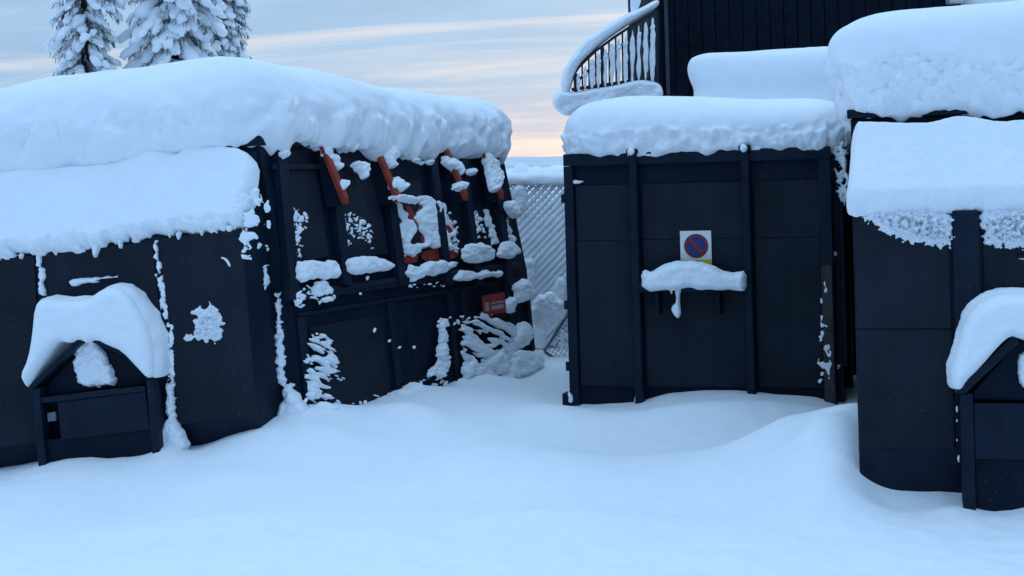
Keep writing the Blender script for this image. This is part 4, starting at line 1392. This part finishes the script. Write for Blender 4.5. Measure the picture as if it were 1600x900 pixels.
for k, x in enumerate((.647, 1.642)):
    mm_ = MB().lump(MF(x, -.085, MH + .005), np.array([[.032, 0, 0], [0, .03, 0], [0, 0, .036]]), 50 + k, .1, 14, 10)
    tag(mm_.build('snow_ball', M_SNOW, None, True), ('round snow plug on the left rib top', 'round snow plug on the right rib top')[k] + ' of the middle container', 'snow', 'snow plugs on the middle container ribs')
P_MR = Plane(MF, (MW + .05, 0, 0), (MW + .05, 1, 0), (MW + .05, 0, 1))
P_MR2 = Plane(MF, (MW, .1, 0), (MW + 1, .1, 0), (MW, .1, 1))
cl = []
bit(P_MR2, [(1300, 226), (1322, 222), (1326, 300), (1318, 330), (1310, 300), (1304, 262)], .05, 5, 5, 0.25, .6, hs=.08)
bit(P_MR2, [(1302, 392), (1308, 394), (1308, 402), (1301, 400)], .03, 3, 1)
bit(P_MR2, [(1300, 574), (1314, 568), (1312, 576), (1302, 578)], .03, 3, 1)
bit(P_MR2, [(1290, 590), (1302, 590), (1302, 595), (1290, 596)], .02, 3, 1)
P_MW = Plane(MF, (0, -.013, 0), (1, -.013, 0), (0, -.013, 1))
bit(P_MW, [(1284, 430), (1297, 428), (1302, 612), (1272, 612), (1280, 560)], .006, 3, 3, .62, .5, hs=.09)
for q in ([(886, 612), (894, 614), (898, 628), (888, 630)], [(993, 616), (998, 614), (998, 630), (990, 630)]):
    bit(P_MF, q, .03, 4, 2)
snow_obj('clinging_snow', cl, 'frost and snow stuck to the middle container', kind='stuff', cat=None)

# ------------------------------------------------------------------ right container (nearest)
RC = empty('waste_container', RF(1.3, 2.6, -.1),
           'dark steel waste compactor at the right edge, nearest the camera', 'container', 'dark waste containers in the yard')
RW, RL_, RHT, RLIP = 2.62, 5.0, 2.30, 1.70
RD = 0.42
MB().box(RF, 0.0, RW, RD, RL_, -.25, RHT).build('body', M_PAINT, RC, bevel=0.01)
hp = np.array([(RD - .003, RHT - .05), (0.0, RLIP), (0.0, .17), (.10, -.16), (RD - .003, -.16)])
MB().prism(RF(np.full(5, .012), hp[:, 0], hp[:, 1]), RF(np.full(5, RW - .012), hp[:, 0], hp[:, 1])).build('hopper', M_PAINT2, RC, bevel=0.012)
MB().box(RF, -.02, RW + .02, RD - .06, RD + .1, RHT + .002, RHT + .06).build('roof_rim', M_PAINT2, RC, bevel=0.008)
for x0, z0, z1 in ((.025, .95, 1.66), (.025, .19, .942)):
    MB().box(RF, x0, .60, -.014, -.002, z0, z1).build('panel', M_PANEL, RC, bevel=0.004)
MB().box(RF, .62, .78, -.05, -.002, .8, 1.69).build('rib', M_PAINT2, RC, bevel=0.01)
MB().box(RF, 1.85, 2.0, -.05, -.002, .8, 1.69).build('rib', M_PAINT2, RC, bevel=0.01)
MB().box(RF, .80, 1.83, -.014, -.002, .95, 1.66).build('panel', M_PANEL, RC, bevel=0.004)
MB().box(RF, 2.02, RW - .025, -.014, -.002, .19, 1.66).build('panel', M_PANEL, RC, bevel=0.004)
MB().box(RF, 1.0, 1.4, -.05, -.015, 1.39, 1.41).build('handle', M_PAINT2, RC, bevel=0.004)
# hood box
RHB = .26
def rx(u, v, y):
    pl = Plane(RF, (0, y, 0), (1, y, 0), (0, y, 1))
    return locof(RF, pl.hit(np.array([float(u)]), np.array([float(v)]))[0])


h0 = rx(1500, 615, -RHB)
hx0, hz0 = h0[0], h0[2]
hx1 = hx0 + 1.02
apx = rx(1584, 522, -RHB)
cxh = (hx0 + hx1) / 2
za = hz0 + (apx[2] - hz0) * 1.0
xa0, xa1 = apx[0], hx1 - (apx[0] - hx0)
ring = np.array([(hx0 + .08, hz0 - .05), (hx0 + .08, hz0), (xa0 + .03, za - .06), (xa1 - .03, za - .06), (hx1 - .08, hz0), (hx1 - .08, hz0 - .05)])
hbo = MB().prism(RF(ring[:, 0], np.full(6, -RHB + .08), ring[:, 1]), RF(ring[:, 0], np.full(6, -RHB + .12), ring[:, 1])).build('hood', M_PAINT, RC, bevel=0.004)
for xa, xb in ((hx0, hx0 + .075), (hx1 - .075, hx1)):
    MB().box(RF, xa, xb, -RHB, -.003, -.2, hz0).build('side_panel', M_PAINT2, hbo, bevel=0.006)
for sx in (0, 1):
    f2 = (lambda x: x) if sx == 0 else (lambda x: hx0 + hx1 - x)
    ring = np.array([(f2(hx0 - .03), hz0 + .004), (f2(xa0), za), (f2(xa0 + .03), za - .05), (f2(hx0 + .03), hz0 - .003 + .004)])
    MB().prism(RF(ring[:, 0], np.full(4, -RHB - .015), ring[:, 1]), RF(ring[:, 0], np.full(4, -.004), ring[:, 1])).build('roof_plate', M_PAINT2, hbo, bevel=0.004)
MB().box(RF, hx0 + .077, hx1 - .077, -RHB + .015, -RHB + .05, .18, hz0 - .06).build('flap', M_PAINT2, hbo, bevel=0.005)
MB().box(RF, hx0 + .077, hx1 - .077, -RHB + .045, -RHB + .085, -.2, .177).build('sill', M_PAINT, hbo, bevel=0.005)


def rtop(x, y):
    return 0.085 * (1 - np.exp(-np.clip(x, 0, 3) / .5)) * 1.0 - .02 + 0.02 * np.sin(y)


profr = [(-.14, 0), (-.02, -.01), (.06, .01), (.09, .12), (.11, .26), (.12, .38), (.10, .50), (.0, .585), (-.18, .635), (-.5, .66), (-1.2, .67)]
snow_obj('roof_snow', [loaf(RF, -.03, RW + .03, RD - .05, RL_, RHT + .055, profr, 0.22, 51, 0.02, 0.04, 0.03, rtop, 0.56, 0.06, 0.2, 0.07)],
         'huge snow block on the roof of the right edge compactor, nearest of the roof loads')
P_RL = Plane(RF, (0, RD, RHT), (1, RD, RHT), (0, 0, RLIP))
fr_r = lambda U, V: np.clip((V - 290) / 30, 0.08, 1)
snow_obj('lid_snow', [
    relief(P_RL, [(1336, 206), (1346, 205), (1440, 209), (1462, 206), (1478, 200), (1500, 197), (1530, 200), (1560, 206), (1600, 202), (1700, 200), (1700, 332), (1600, 331), (1520, 330), (1490, 333), (1440, 333), (1380, 337), (1340, 337), (1322, 336), (1323, 312), (1328, 262), (1330, 225)],
           0.20, 16, 61, 2.0, 0.08, .05, .1, .06, step=1.3, rnd_n=1, fringe=fr_r)],
    'smooth slab of snow on the sloping front lid of the right edge compactor')
cl = []
P_RP = Plane(RF, (0, -.016, 0), (1, -.016, 0), (0, -.016, 1))
bit(P_RP, [(1334, 326), (1492, 322), (1492, 386), (1450, 384), (1418, 378), (1388, 366), (1362, 350)], .075, 20, 7, 0, 1.7, .05, ls=.042, p=1.3)
bit(P_RP, [(1530, 322), (1720, 322), (1720, 386), (1600, 388), (1545, 388), (1536, 368), (1530, 350)], .075, 20, 7, 0, 1.7, .05, ls=.042, p=1.3)
bit(P_RP, [(1586, 404), (1602, 402), (1660, 400), (1660, 404), (1600, 406)], .04, 2.5, .6)
for q in ([(1493, 636), (1497, 634), (1498, 644), (1494, 645)], [(1494, 655), (1497, 655), (1497, 660), (1494, 660)], [(1496, 712), (1500, 710), (1500, 722), (1497, 722)], [(1494, 686), (1497, 686), (1497, 690), (1494, 690)]):
    bit(P_RP, q, .03, 2, .6)
snow_obj('clinging_snow', cl, 'crumbly snow stuck below the lid of the right edge compactor', kind='stuff', cat=None)
P_RB = Plane(RF, (0, -RHB, 0), (1, -RHB, 0), (0, -RHB, 1))
hood_r = [(1486, 600), (1484, 578), (1494, 545), (1500, 520), (1512, 490), (1530, 470), (1560, 458), (1600, 459), (1650, 455), (1690, 462), (1716, 500), (1730, 560), (1726, 604), (1700, 560), (1668, 526), (1640, 530), (1610, 532), (1590, 528), (1578, 524), (1560, 540), (1530, 575), (1510, 594), (1502, 608), (1492, 608)]
snow_obj('hood_snow', skirted(P_RB, hood_r, 0.12, 18, 65, RHB + .01, RF.Y, 2.0),
         'snow cap curling over the hood box of the right edge compactor')
P_RG = Plane(RF, (0, -RHB + .075, 0), (1, -RHB + .075, 0), (0, -RHB + .075, 1))
snow_obj('hood_filling_snow', [relief(P_RG, [(1590, 556), (1602, 546), (1640, 545), (1662, 600), (1640, 612), (1594, 612)], .05, 5, 67, 2, .06, .4, .06, rnd_n=1)],
         'slab of snow inside the hood box at the right frame edge')
